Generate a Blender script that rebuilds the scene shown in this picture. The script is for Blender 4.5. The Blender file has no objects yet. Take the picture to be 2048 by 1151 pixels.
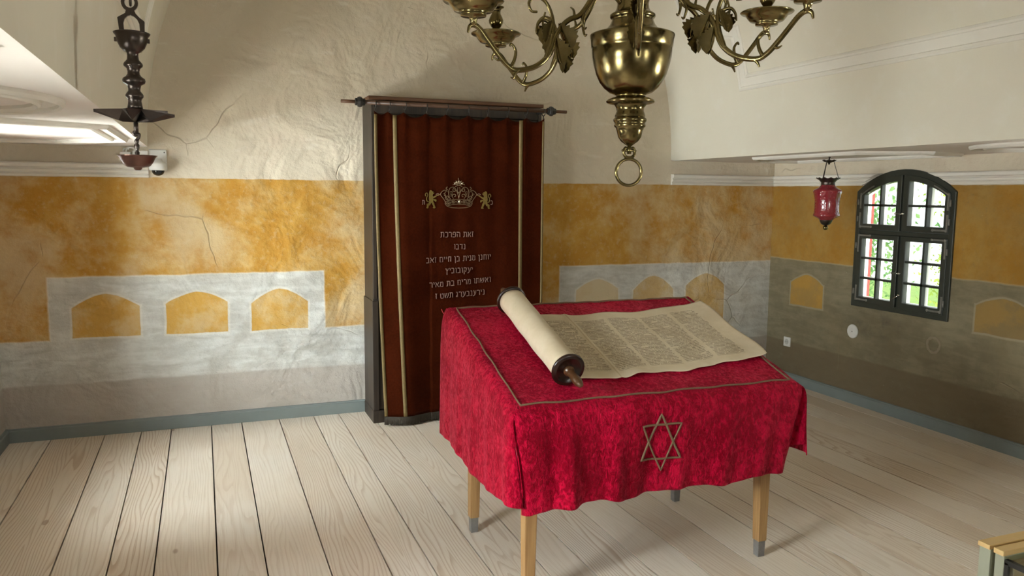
import bpy, bmesh, math, random
from math import sin, cos, pi, sqrt, radians, hypot
from mathutils import Vector, Matrix
random.seed(7)
S = bpy.context.scene
COL = S.collection

# ------------------------------------------------------------------ camera, sky, daylight, exposure
F_PX = 1590.0
YAW, PIT, ROL = radians(21.268), radians(6.792), radians(-0.505)
fwd = Vector((sin(YAW)*cos(PIT), cos(YAW)*cos(PIT), -sin(PIT)))
rgt0 = Vector((cos(YAW), -sin(YAW), 0)); dwn0 = fwd.cross(rgt0)
rgt = cos(ROL)*rgt0 + sin(ROL)*dwn0; dwn = -sin(ROL)*rgt0 + cos(ROL)*dwn0
cd = bpy.data.cameras.new('camera'); cam = bpy.data.objects.new('camera', cd); COL.objects.link(cam)
cd.sensor_width = 36; cd.lens = 36*F_PX/2048; cd.clip_start = .02
up = -dwn; bk = -fwd
cam.matrix_world = Matrix(((rgt.x, up.x, bk.x, 0), (rgt.y, up.y, bk.y, 0), (rgt.z, up.z, bk.z, 1.65), (0, 0, 0, 1)))
S.camera = cam

W = bpy.data.worlds.new('sky'); S.world = W; W.use_nodes = True
wb = W.node_tree.nodes['Background']; wb.inputs[0].default_value = (.93, .97, 1, 1); wb.inputs[1].default_value = 1.3

def area(name, loc, rot, sx, sy, power, colour=(1, 1, 1)):
    l = bpy.data.lights.new(name, 'AREA'); l.shape = 'RECTANGLE'; l.size = sx; l.size_y = sy; l.energy = power; l.color = colour
    o = bpy.data.objects.new(name, l); COL.objects.link(o); o.location = loc; o.rotation_euler = rot
    return o
R90 = radians(90)
WIN_L = (4.35, 1.75); WIN_R = (4.443, 1.5); WIN_F = (.6, 2.9)
# daylight standing outside the side windows, plus added fills for vault and upper walls
def aim(o, target): o.rotation_euler = (Vector(target)-o.location).to_track_quat('-Z', 'Y').to_euler()
aim(area('skylight_left_far', (-2.25, WIN_L[0]-.70, 1.80), (0, 0, 0), 1.2, 1.3, 760, (.90, .96, 1)), (.7, 5.5, .4))
aim(area('ground_glow_left_far', (-2.15, WIN_L[0]-.4, .55), (0, 0, 0), 1.4, 1.0, 450, (1, .98, .93)), (.4, 5.0, 1.9))
aim(area('skylight_left_near', (-2.25, WIN_L[1]-.55, 2.0), (0, 0, 0), 1.5, 1.5, 920, (.95, .98, 1)), (.8, 2.9, .0))
aim(area('vault_fill_left_near', (-2.0, WIN_L[1], .45), (0, 0, 0), 1.5, 1.0, 260, (1, .98, .92)), (.8, 2.2, 2.8))  # upward fill added to brighten the vault from the left
aim(area('skylight_right_near', (5.9, WIN_R[1]-.2, 2.0), (0, 0, 0), 1.5, 1.5, 90, (1, .95, .84)), (3.6, 2.6, .2))
aim(area('vault_fill_right_near', (5.55, WIN_R[1]-.3, .45), (0, 0, 0), 1.5, 1.0, 520, (1, .97, .88)), (2.4, 2.6, 3.0))  # added fill aimed up at the left vault and upper back wall
for k, wx in enumerate(WIN_F):
    aim(area('vault_fill_front', (wx, -2.95, .9), (0, 0, 0), 1.2, 1.5, 105, (1, .97, .90)), (wx, 0, 2.2))  # fill added behind the camera, tilted up to lift the upper surfaces
sun = bpy.data.lights.new('sun', 'SUN'); sun.energy = 3.0; sun.angle = .05
so = bpy.data.objects.new('sun', sun); COL.objects.link(so); so.rotation_euler = (radians(28), radians(-25), 0); so.location = (8, 2, 9)
S.view_settings.view_transform = 'Standard'; S.view_settings.look = 'None'
S.view_settings.gamma = 1; S.view_settings.use_curve_mapping = False
S.view_settings.exposure = 0.85

# ------------------------------------------------------------------ node helpers
class NT:
    def __init__(s, name):
        s.m = bpy.data.materials.new(name); s.m.use_nodes = True; s.t = s.m.node_tree; s.n = s.t.nodes
        s.b = s.n['Principled BSDF']; s.out = s.n['Material Output']
    def new(s, typ, **k):
        n = s.n.new(typ)
        for a, v in k.items(): setattr(n, a, v)
        return n
    def put(s, v, sock):
        if hasattr(v, 'is_output'): s.t.links.new(v, sock)
        elif v is not None:
            if isinstance(v, (tuple, list)) and len(v) == 3 and sock.type == 'RGBA': v = (*v, 1)
            sock.default_value = v
    def M(s, op, a, b=None, c=None, clamp=False):
        n = s.new('ShaderNodeMath', operation=op, use_clamp=clamp)
        s.put(a, n.inputs[0]); s.put(b, n.inputs[1]); s.put(c, n.inputs[2])
        return n.outputs[0]
    def add(s, a, b): return s.M('ADD', a, b)
    def sub(s, a, b): return s.M('SUBTRACT', a, b)
    def mul(s, a, b): return s.M('MULTIPLY', a, b)
    def mx(s, a, *r):
        for b in r: a = s.M('MAXIMUM', a, b)
        return a
    def mn(s, a, *r):
        for b in r: a = s.M('MINIMUM', a, b)
        return a
    def ab(s, a): return s.M('ABSOLUTE', a)
    def step(s, v, lo, hi):                       # smooth 0..1
        n = s.new('ShaderNodeMapRange', interpolation_type='SMOOTHSTEP')
        s.put(v, n.inputs[0]); s.put(lo, n.inputs[1]); s.put(hi, n.inputs[2]); n.inputs[3].default_value = 0; n.inputs[4].default_value = 1
        return n.outputs[0]
    def mix(s, f, a, b, blend='MIX'):
        n = s.new('ShaderNodeMix', data_type='RGBA', blend_type=blend)
        s.put(f, n.inputs[0]); s.put(a, n.inputs[6]); s.put(b, n.inputs[7])
        return n.outputs[2]
    def obj(s): return s.new('ShaderNodeTexCoord').outputs['Object']
    def xyz(s, v):
        n = s.new('ShaderNodeSeparateXYZ'); s.put(v, n.inputs[0]); return n.outputs
    def vec(s, x, y, z):
        n = s.new('ShaderNodeCombineXYZ'); s.put(x, n.inputs[0]); s.put(y, n.inputs[1]); s.put(z, n.inputs[2]); return n.outputs[0]
    def scale(s, v, sc, off=(0, 0, 0)):
        n = s.new('ShaderNodeMapping'); s.put(v, n.inputs[0]); n.inputs[1].default_value = off
        n.inputs[3].default_value = sc if isinstance(sc, tuple) else (sc, sc, sc)
        return n.outputs[0]
    def noise(s, v, scale=5, detail=4, rough=.5, dist=0, colour=False):
        n = s.new('ShaderNodeTexNoise'); s.put(v, n.inputs['Vector']); n.inputs['Scale'].default_value = scale
        n.inputs['Detail'].default_value = detail; n.inputs['Roughness'].default_value = rough; n.inputs['Distortion'].default_value = dist
        return n.outputs[1 if colour else 0]
    def voro(s, v, scale, feature='F1', out=0, rnd=1):
        n = s.new('ShaderNodeTexVoronoi', feature=feature); s.put(v, n.inputs['Vector']); n.inputs['Scale'].default_value = scale
        n.inputs['Randomness'].default_value = rnd
        return n.outputs[out]
    def white(s, v):
        n = s.new('ShaderNodeTexWhiteNoise'); s.put(v, n.inputs['Vector']); return n.outputs[0]
    def attr(s, name):
        return s.new('ShaderNodeAttribute', attribute_name=name).outputs['Fac']
    def uv(s): return s.new('ShaderNodeTexCoord').outputs['UV']
    def bump(s, h, strength=.3, dist=.01, normal=None):
        n = s.new('ShaderNodeBump'); n.inputs['Strength'].default_value = strength; n.inputs['Distance'].default_value = dist
        s.put(h, n.inputs['Height'])
        if normal is not None: s.put(normal, n.inputs['Normal'])
        return n.outputs[0]
    def set(s, **k):
        names = dict(col='Base Color', rough='Roughness', metal='Metallic', nor='Normal', spec='Specular IOR Level', sheen='Sheen Weight',
                     sheenr='Sheen Roughness', sheent='Sheen Tint', trans='Transmission Weight', alpha='Alpha', coat='Coat Weight', ior='IOR',
                     aniso='Anisotropic', stint='Specular Tint', sss='Subsurface Weight')
        for a, v in k.items(): s.put(v, s.b.inputs[names[a]])
        return s.m

def simple(name, c, rough=.6, metal=0, var=.25, sc=12, bump=.1, **k):
    t = NT(name); o = t.obj(); n = t.noise(o, sc, 5, .6)
    dark = tuple(x*(1-var) for x in c); lite = tuple(min(1, x*(1+var)) for x in c)
    col = t.mix(n, dark, lite)
    return t.set(col=col, rough=rough, metal=metal, nor=t.bump(t.noise(o, sc*4, 4), bump, .004), **k)

def wood(name, c, dark, sc=1.0, rough=.55, axis=2, coat=0):
    t = NT(name); o = t.obj()
    st = [26*sc]*3; st[axis] = 1.6*sc
    n = t.noise(t.scale(o, tuple(st)), 1, 5, .65, .6)
    n2 = t.noise(t.scale(o, tuple(x*5 for x in st)), 1, 3, .6)
    f = t.step(t.add(t.mul(n, .7), t.mul(n2, .3)), .32, .68)
    return t.set(col=t.mix(f, dark, c), rough=rough, nor=t.bump(n2, .15, .003), coat=coat)

# ------------------------------------------------------------------ mesh helpers
class B:
    def __init__(s): s.v = []; s.f = []; s.sm = []; s.mi = []
    def add(s, vs, fs, smooth=False, mi=0):
        o = len(s.v); s.v += [tuple(v) for v in vs]
        for f in fs: s.f.append([i+o for i in f]); s.sm.append(smooth); s.mi.append(mi)
        return s
    def box(s, x0, x1, y0, y1, z0, z1, mi=0):
        vs = [(x, y, z) for x in (x0, x1) for y in (y0, y1) for z in (z0, z1)]
        return s.add(vs, [(0, 1, 3, 2), (4, 6, 7, 5), (0, 4, 5, 1), (2, 3, 7, 6), (0, 2, 6, 4), (1, 5, 7, 3)], False, mi)
    def taper(s, c0, h0, c1, h1, mi=0):           # square frustum between two centres
        vs = []
        for c, h in ((c0, h0), (c1, h1)):
            hx, hy = h if isinstance(h, tuple) else (h, h)
            vs += [(c[0]-hx, c[1]-hy, c[2]), (c[0]+hx, c[1]-hy, c[2]), (c[0]+hx, c[1]+hy, c[2]), (c[0]-hx, c[1]+hy, c[2])]
        return s.add(vs, [(3, 2, 1, 0), (4, 5, 6, 7), (0, 1, 5, 4), (1, 2, 6, 5), (2, 3, 7, 6), (3, 0, 4, 7)], False, mi)
    def lathe(s, prof, n=32, c=(0, 0, 0), fn=None, mi=0, smooth=True, cap=True):
        vs = []
        for k, (r, z) in enumerate(prof):
            for i in range(n):
                a = 2*pi*i/n; rr, zz = (r, z) if fn is None else fn(r, z, a, k)
                vs.append((c[0]+rr*cos(a), c[1]+rr*sin(a), c[2]+zz))
        fs = []
        for k in range(len(prof)-1):
            for i in range(n):
                j = (i+1) % n; fs.append((k*n+i, k*n+j, (k+1)*n+j, (k+1)*n+i))
        if prof[0][1] < prof[-1][1] or True:
            pass
        s.add(vs, fs, smooth, mi)
        if cap:
            o = len(s.v)-len(vs)
            s.f.append([o+i for i in range(n)][::-1]); s.sm.append(False); s.mi.append(mi)
            s.f.append([o+(len(prof)-1)*n+i for i in range(n)]); s.sm.append(False); s.mi.append(mi)
        return s
    def tube(s, pts, r, n=8, closed=False, mi=0, flat=None, cap=True):
        P = [Vector(p) for p in pts]; L = len(P); rs = r if isinstance(r, (list, tuple)) else [r]*L
        T = []
        for i in range(L):
            a = P[i-1] if (i > 0 or closed) else P[i]; b = P[(i+1) % L] if (i < L-1 or closed) else P[i]
            T.append((b-a).normalized())
        ref = Vector((0, 0, 1)) if abs(T[0].z) < .9 else Vector((1, 0, 0))
        N = (ref - T[0]*ref.dot(T[0])).normalized(); vs = []
        for i in range(L):
            N = (N - T[i]*N.dot(T[i])); N = N.normalized() if N.length > 1e-6 else T[i].orthogonal().normalized()
            Bn = T[i].cross(N)
            for k in range(n):
                a = 2*pi*k/n; fx = flat if flat else 1
                vs.append(P[i] + rs[i]*(N*cos(a) + Bn*sin(a)*fx))
        fs = []
        for i in range(L if closed else L-1):
            i2 = (i+1) % L
            for k in range(n):
                j = (k+1) % n; fs.append((i*n+k, i*n+j, i2*n+j, i2*n+k))
        if not closed and cap: fs += [tuple(range(n))[::-1], tuple((L-1)*n+k for k in range(n))]
        return s.add(vs, fs, True, mi)
    def ball(s, c, r, n=16, m=10, sq=(1, 1, 1), mi=0):
        vs = [(c[0], c[1], c[2]-r*sq[2])]
        for i in range(1, m):
            p = -pi/2 + pi*i/m
            for k in range(n):
                a = 2*pi*k/n; vs.append((c[0]+r*sq[0]*cos(p)*cos(a), c[1]+r*sq[1]*cos(p)*sin(a), c[2]+r*sq[2]*sin(p)))
        vs.append((c[0], c[1], c[2]+r*sq[2])); fs = []
        for k in range(n):
            j = (k+1) % n; fs.append((0, 1+j, 1+k)); e = 1+(m-2)*n; fs.append((e+k, e+j, len(vs)-1))
            for i in range(m-2): fs.append((1+i*n+k, 1+i*n+j, 1+(i+1)*n+j, 1+(i+1)*n+k))
        return s.add(vs, fs, True, mi)
    def ring(s, outer, inner, to, d0, d1, mi=0):   # frame between two outlines, extruded d0..d1; to(u, w, d) -> point
        n = len(outer); vs = []
        for d in (d0, d1):
            vs += [to(u, w, d) for u, w in outer] + [to(u, w, d) for u, w in inner]
        fs = []
        for i in range(n):
            j = (i+1) % n
            fs += [(i, j, n+j, n+i), (2*n+i, 3*n+i, 3*n+j, 2*n+j), (i, 2*n+i, 2*n+j, j), (n+i, n+j, 3*n+j, 3*n+i)]
        return s.add(vs, fs, False, mi)
    def poly(s, pts, to, d0, d1, mi=0):            # closed outline extruded d0..d1
        n = len(pts); vs = [to(u, w, d) for d in (d0, d1) for u, w in pts]
        fs = [tuple(range(n))[::-1], tuple(range(n, 2*n))] + [(i, (i+1) % n, n+(i+1) % n, n+i) for i in range(n)]
        return s.add(vs, fs, False, mi)
    def grid(s, fn, nu, nv, mi=0, smooth=True, uv=None):
        vs = [fn(i/nu, j/nv) for j in range(nv+1) for i in range(nu+1)]
        fs = [(j*(nu+1)+i, j*(nu+1)+i+1, (j+1)*(nu+1)+i+1, (j+1)*(nu+1)+i) for j in range(nv) for i in range(nu)]
        return s.add(vs, fs, smooth, mi)
    def make(s, name, mat, parent=None, loc=(0, 0, 0), rz=0, bevel=0, solid=0, fixn=True, subd=0):
        me = bpy.data.meshes.new(name); me.from_pydata(s.v, [], s.f); me.validate()
        if len(me.polygons) == len(s.sm):
            me.polygons.foreach_set('use_smooth', s.sm); me.polygons.foreach_set('material_index', s.mi)
        for m in (mat if isinstance(mat, (list, tuple)) else [mat]): me.materials.append(m)
        if fixn:
            bm = bmesh.new(); bm.from_mesh(me); bmesh.ops.recalc_face_normals(bm, faces=bm.faces); bm.to_mesh(me); bm.free()
        o = bpy.data.objects.new(name, me); COL.objects.link(o); o.location = loc; o.rotation_euler = (0, 0, rz)
        if parent: o.parent = parent
        if subd: q = o.modifiers.new('subdivision', 'SUBSURF'); q.levels = subd; q.render_levels = subd
        if solid: q = o.modifiers.new('thickness', 'SOLIDIFY'); q.thickness = solid; q.offset = -1
        if bevel: q = o.modifiers.new('bevel', 'BEVEL'); q.width = bevel; q.segments = 2; q.limit_method = 'ANGLE'; q.angle_limit = radians(40)
        return o

def tag(o, label, cat, group=None):
    o['label'] = label; o['category'] = cat
    if group: o['group'] = group
    return o
def thing(name, label, cat, loc=(0, 0, 0), rz=0, group=None):
    o = bpy.data.objects.new(name, None); COL.objects.link(o); o.location = loc; o.rotation_euler = (0, 0, rz); o.empty_display_size = .1
    return tag(o, label, cat, group)
def struct(o): o['kind'] = 'structure'; return o
def smooth_path(pts, k=8):                        # Catmull-Rom
    P = [Vector(p) for p in pts]; out = []
    for i in range(len(P)-1):
        p0 = P[max(i-1, 0)]; p1 = P[i]; p2 = P[i+1]; p3 = P[min(i+2, len(P)-1)]
        for j in range(k):
            t = j/k
            out.append(.5*((2*p1)+(p2-p0)*t+(2*p0-5*p1+4*p2-p3)*t*t+(3*p1-p0-3*p2+p3)*t**3))
    out.append(P[-1]); return out
def lerp(a, b, t): return a+(b-a)*t
def sweep(b, pts, nrm, prof, closed=False):       # profile (side, height) carried along pts with mitred corners
    P = [Vector(p) for p in pts]; Nn = [Vector(n).normalized() for n in nrm]; L = len(P); vs = []
    for i in range(L):
        a = (P[i]-P[i-1]).normalized() if (i > 0 or closed) else (P[1]-P[0]).normalized()
        c = (P[(i+1) % L]-P[i]).normalized() if (i < L-1 or closed) else a
        n = Nn[i]; s1 = n.cross(a).normalized(); s2 = n.cross(c).normalized(); m = (s1+s2)
        m = m.normalized() if m.length > .05 else s1
        k = 1/max(.4, m.dot(s1))
        for u, h in prof: vs.append(P[i]+m*(u*k)+n*h)
    q = len(prof); fs = []
    for i in range(L if closed else L-1):
        i2 = (i+1) % L
        for k in range(q-1): fs.append((i*q+k, i*q+k+1, i2*q+k+1, i2*q+k))
        fs.append((i*q+q-1, i*q, i2*q, i2*q+q-1))
    if not closed: fs += [tuple(range(q)), tuple((L-1)*q+k for k in range(q))]
    b.add(vs, fs, False); return b

# ------------------------------------------------------------------ room measures
XL, XR, YB, YF = -1.245, 4.823, 5.893, -2.3
VL, VR, VZ = -.324, 3.735, 1.935                  # vault springing
VC, VA, VH = (VL+VR)/2, (VR-VL)/2, 2.35
TH = .14
def vault_x(z, side): return VC + side*VA*sqrt(max(0, 1-((z-VZ)/VH)**2))

# ------------------------------------------------------------------ plaster materials
OCHRE_, OCHRE2_ = (.45, .225, .032), (.55, .325, .075)
PALE_, STONE_, STONE2_, MAUVE_, CREAM = (.60, .50, .33), (.46, .445, .40), (.62, .615, .575), (.38, .335, .285), (.70, .615, .48)
def plaster(name, axis, zones, arches, upper=CREAM, wear=.62, tone=(1, 1, 1), stain=None):
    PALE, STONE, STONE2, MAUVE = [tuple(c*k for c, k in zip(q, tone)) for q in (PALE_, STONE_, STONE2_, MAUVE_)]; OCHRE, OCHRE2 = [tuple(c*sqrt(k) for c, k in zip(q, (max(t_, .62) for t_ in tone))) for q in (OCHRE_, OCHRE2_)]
    t = NT(name); o = t.obj(); x0 = t.xyz(o)
    wob = t.xyz(t.noise(o, 5, 3, .6, colour=True))
    u = t.add(x0[axis], t.mul(t.sub(wob[0], .5), .022)); z = t.add(x0[2], t.mul(t.sub(wob[1], .5), .022))
    def rect(a, b, c, d):                          # signed outside distance of a rectangle
        return t.mx(t.sub(a, u), t.sub(u, b), t.sub(c, z), t.sub(z, d))
    # stone-grey dado: everything below zone tops
    dg = None
    for a, b, c, d in zones:
        r = rect(a, b, c, d); dg = r if dg is None else t.mn(dg, r)
    da = None
    pale_a = 0
    for cx, hw, zb, zs, zp, fade in arches:
        q = t.M('DIVIDE', t.sub(u, cx), hw)
        top = t.add(zs, t.mul(zp-zs, t.M('SUBTRACT', 1, t.M('POWER', t.mn(t.ab(q), 1), 1.7))))
        r = t.mx(t.sub(t.ab(t.sub(u, cx)), hw), t.sub(zb, z), t.sub(z, top)); da = r if da is None else t.mn(da, r)
        if fade: pale_a = t.mx(pale_a, t.mul(t.M('LESS_THAN', t.ab(t.sub(u, cx)), hw), fade))
    big = t.noise(o, 1.3, 4, .55, .4); mid = t.noise(t.scale(o, (1, 1, 1), (3, 1, 5)), 4.5, 6, .65); fine = t.noise(o, 26, 5, .7)
    streak = t.noise(t.scale(o, (3, 3, 12)), 1.6, 5, .6, .5)
    och = t.mix(t.step(mid, .35, .7), OCHRE, OCHRE2)
    och = t.mix(t.mul(t.step(fine, .5, .75), .35), och, PALE)
    worn = t.mul(t.step(t.add(t.mul(big, .65), t.mul(mid, .35)), .43, .62), wear)
    och = t.mix(worn, och, PALE)
    gry = t.mix(t.step(t.add(t.mul(mid, .5), t.mul(streak, .5)), .38, .62), STONE, STONE2)
    gry = t.mix(t.mul(t.step(big, .5, .75), .55), gry, tuple(c*k for c, k in zip((.60, .56, .46), tone)))
    mv = t.mix(streak, MAUVE, tuple(c*k for c, k in zip((.47, .43, .385), tone)))
    crm = t.mix(t.step(big, .35, .68), tuple(c*.88 for c in upper), upper)
    crm = t.mix(t.mul(t.step(mid, .45, .75), .35), crm, (.66, .52, .41))
    crm = t.mix(t.mul(t.step(streak, .55, .75), .3), crm, (.80, .76, .68))
    line = tuple(c*sqrt(k) for c, k in zip((.78, .73, .62), tone))
    grey = t.step(dg, .004, -.004)
    col = t.mix(grey, och, gry)
    col = t.mix(t.mul(t.step(t.ab(dg), .010, .003), .3), col, line)
    low = t.step(z, .375, .355); col = t.mix(t.mul(low, t.step(mid, .2, .45)), col, mv)
    if da is not None:
        ao = t.mix(t.M('ADD', t.mul(t.step(mid, .42, .62), .5), pale_a, clamp=True), OCHRE2, PALE)
        col = t.mix(t.step(da, .004, -.004), col, t.mix(t.mul(t.mul(fine, .4), t.sub(1, pale_a)), ao, och))
        col = t.mix(t.mul(t.mul(t.step(da, .02, .008), t.step(da, -.004, .003)), .35), col, line)
    col = t.mix(t.step(z, 1.728, 1.736), col, crm)
    if stain:
        su, sz, ru, rz_ = stain; q = t.add(t.M('POWER', t.M('DIVIDE', t.sub(u, su), ru), 2), t.M('POWER', t.M('DIVIDE', t.sub(z, sz), rz_), 2))
        col = t.mix(t.mul(t.mul(t.step(q, 1.1, .1), t.step(mid, .38, .62)), .6), col, (.075, .066, .052))
    # hairline cracks and trowel relief
    cv = t.add(t.scale(o, 1.0), t.scale(t.noise(o, 1.8, 4, .6, colour=True), .9)) if False else None
    wv = t.new('ShaderNodeVectorMath', operation='ADD'); t.t.links.new(o, wv.inputs[0]); t.t.links.new(t.scale(t.noise(o, 1.4, 3, .5, colour=True), .5), wv.inputs[1])
    cr = t.voro(wv.outputs[0], 1.15, 'DISTANCE_TO_EDGE')
    crack = t.mul(t.step(cr, .007, .0), t.step(big, .54, .62))
    col = t.mix(t.mul(crack, .3), col, (.36, .28, .18))
    spots = t.mul(t.step(t.noise(o, 60, 3, .7), .70, .76), t.step(mid, .5, .62))
    col = t.mix(t.mul(spots, .4), col, (.82, .76, .62))
    h = t.add(t.add(t.mul(t.noise(o, 2.6, 3, .5, .8), 2.2), t.mul(mid, .6)), t.sub(t.mul(fine, .16), t.mul(crack, .25)))
    return t.set(col=col, rough=.88, spec=.25, nor=t.bump(h, .55, .05))

MP_BACK = plaster('painted_plaster_back', 0,
    [(-9, 9, -9, .658), (-.958, .818, 0, 1.075), (2.71, 9, 0, 1.06)],
    [(-.62, .205, .668, .868, .958, 0), (-.056, .2, .663, .874, .955, 0), (.5, .198, .659, .858, .955, 0),
     (3.06, .195, .5, .86, .94, .85), (3.6, .2, .5, .84, .955, .5), (4.13, .2, .5, .86, .965, .25)])
MP_RIGHT = plaster('painted_plaster_right', 1, [(-9, 9, -9, 1.095)],
    [(5.41, .195, .705, .895, .975, 0), (3.60, .2, .75, .93, 1.0, .6), (2.4, .2, .75, .93, 1.0, 0)], wear=.3, tone=(.40, .345, .235), stain=(4.62, .66, .33, .14))  # tone darkens this wall's paint: its weaker light is put into the colour
MP_SIDE = plaster('painted_plaster_left', 1, [(-9, 9, -9, .66), (2.4, 3.2, 0, 1.08)], [(2.8, .2, .67, .87, .955, 0)])
def lime(name, base, tint):
    t = NT(name); o = t.obj(); big = t.noise(o, 1.1, 4, .5, .3); mid = t.noise(o, 6, 5, .6)
    col = t.mix(t.step(big, .3, .7), base, tint); col = t.mix(t.mul(t.step(mid, .5, .8), .4), col, (.80, .78, .72))
    return t.set(col=col, rough=.9, spec=.2, nor=t.bump(t.add(big, t.mul(mid, .25)), .35, .03))
M_VAULT = lime('limewashed_vault', (.74, .70, .59), (.71, .655, .55))
M_TRIM = lime('white_stucco', (.80, .77, .70), (.74, .70, .63))
M_SOFFIT = lime('soffit_plaster', (.80, .77, .72), (.78, .70, .65))

# ------------------------------------------------------------------ floor
def floor_material():
    t = NT('scrubbed_pine_boards'); o = t.obj(); x = t.xyz(o); pid = t.attr('board'); xc = t.attr('board_x')
    dx = t.sub(x[0], xc)
    v = t.vec(t.mul(x[0], 4.4), t.mul(x[1], .5), t.mul(pid, 17.3))
    fld = t.noise(v, 1, 2.2, .5, .25)
    fld = t.add(fld, t.mul(t.ab(t.add(dx, t.mul(t.sub(t.noise(t.vec(0, t.mul(x[1], .5), t.mul(pid, 9)), 1, 2), .5), .10))), 3.2))
    ringv = t.M('FRACT', t.mul(fld, 16))
    ring = t.mul(t.step(ringv, .45, .93), t.step(ringv, 1.0, .95))
    fib = t.noise(t.scale(o, (170, 3.2, 1)), 1, 4, .65)
    big = t.noise(t.vec(t.mul(x[0], 1.5), t.mul(x[1], .9), t.mul(pid, 3)), 1, 3)
    tone = t.white(t.vec(pid, 2.2, 1))
    base = t.mix(tone, (.61, .515, .41), (.70, .62, .52)); base = t.mix(t.mul(t.step(big, .4, .7), .5), base, (.73, .68, .61))
    amt = t.mul(ring, t.add(.16, t.mul(t.white(t.vec(pid, 7.1, 3)), .75)))
    col = t.mix(t.mul(amt, .75), base, (.40, .27, .17))
    col = t.mix(t.mul(t.step(fib, .50, .75), .36), col, (.40, .30, .21))
    kv = t.vec(t.mul(x[0], 3.2), t.mul(x[1], 1.35), t.mul(pid, 5.7))
    kd = t.voro(kv, 1, 'F1', 0)
    knot = t.step(kd, .06, .035); col = t.mix(t.mul(knot, .65), col, (.28, .17, .10))
    dash = t.step(t.noise(t.vec(t.mul(x[0], 11), t.mul(x[1], 60), pid), 1, 2, .6), .735, .78); col = t.mix(t.mul(dash, .4), col, (.36, .28, .20))
    return t.set(col=col, rough=t.add(.42, t.mul(fib, .2)), spec=.35, nor=t.bump(t.add(t.mul(ring, .3), fib), .12, .004))
M_FLOOR = floor_material()
M_GAP = simple('dark_board_joint', (.03, .022, .016), .9)
seams = [-1.5, -.985, -.665, -.44, -.25, .01, .213, .472, .716, .9, 1.13, 1.36, 1.55, 1.80, 2.02, 2.26, 2.50, 2.69, 2.93, 3.15, 3.37, 3.58, 3.80, 4.01, 4.25, 4.47, 4.68, 5.07]
fb = B(); cx = []; gap = .0035
fb.box(XL-TH, XR+TH, YF-TH, YB+TH, -.2, -.02, 1); cx += [(0, 0)]*6
for k in range(len(seams)-1):
    a, b_ = seams[k]+gap, seams[k+1]-gap
    fb.box(max(a, XL-TH), min(b_, XR+TH), YF-TH, YB+TH, -.02, 0, 0); cx += [(k+1, (a+b_)/2)]*6
fl = struct(fb.make('floor', [M_FLOOR, M_GAP], fixn=False))
for nm, q in (('board', 0), ('board_x', 1)):
    at = fl.data.attributes.new(nm, 'FLOAT', 'FACE'); at.data.foreach_set('value', [c[q] for c in cx])

# ------------------------------------------------------------------ walls
WW, WB, WS, WR = .443, .787, .90, .163            # window half width, sill height, springing, rise
def arch_z(x, w=WW, s=WS, r=WR, off=0):           # segmental arch
    R = (w*w+r*r)/(2*r); q = max(0, R*R-x*x); return s+r-R+sqrt(q)-off
def wall(name, mat, to, u0, u1, holes, H=4.4, reveal=1):
    """wall in the (u, z) plane, d = outward depth; holes = window centres"""
    b = B(); hw = WW-.012; n = 16
    edges = [u0]
    for h in sorted(holes): edges += [h-hw, h+hw]
    edges.append(u1)
    def quad(a, c, z0, z1):
        for d in (0, TH):
            b.add([to(a, z0, d), to(c, z0, d), to(c, z1, d), to(a, z1, d)], [(0, 1, 2, 3)])
    for k in range(0, len(edges), 2): quad(edges[k], edges[k+1], -.02, H)
    for h in holes:
        quad(h-hw, h+hw, -.02, WB+.01)
        for i in range(n):
            a = -hw+2*hw*i/n; c = -hw+2*hw*(i+1)/n; za = WB+arch_z(a)-.012; zc = WB+arch_z(c)-.012
            for d in (0, TH): b.add([to(h+a, za, d), to(h+c, zc, d), to(h+c, H, d), to(h+a, H, d)], [(0, 1, 2, 3)])
            b.add([to(h+a, za, 0), to(h+c, zc, 0), to(h+c, zc, TH), to(h+a, za, TH)], [(0, 1, 2, 3)], False, reveal)
        zs = WB+arch_z(hw)-.012
        for s in (-1, 1): b.add([to(h+s*hw, WB+.01, 0), to(h+s*hw, zs, 0), to(h+s*hw, zs, TH), to(h+s*hw, WB+.01, TH)], [(0, 1, 2, 3)], False, reveal)
        b.add([to(h-hw, WB+.01, 0), to(h+hw, WB+.01, 0), to(h+hw, WB+.01, TH), to(h-hw, WB+.01, TH)], [(0, 1, 2, 3)], False, reveal)
    b.add([to(u0, H, 0), to(u1, H, 0), to(u1, H, TH), to(u0, H, TH)], [(0, 1, 2, 3)])
    return struct(b.make(name, [mat, M_TRIM], fixn=False))
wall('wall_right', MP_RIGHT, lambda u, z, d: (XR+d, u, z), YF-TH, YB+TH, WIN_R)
wall('wall_left', MP_SIDE, lambda u, z, d: (XL-d, u, z), YF-TH, YB+TH, WIN_L)
wall('wall_back', MP_BACK, lambda u, z, d: (u, YB+d, z), XL-TH, XR+TH, ())
wall('wall_front', MP_SIDE, lambda u, z, d: (u, YF-d, z), XL-TH, XR+TH, WIN_F)

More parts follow.
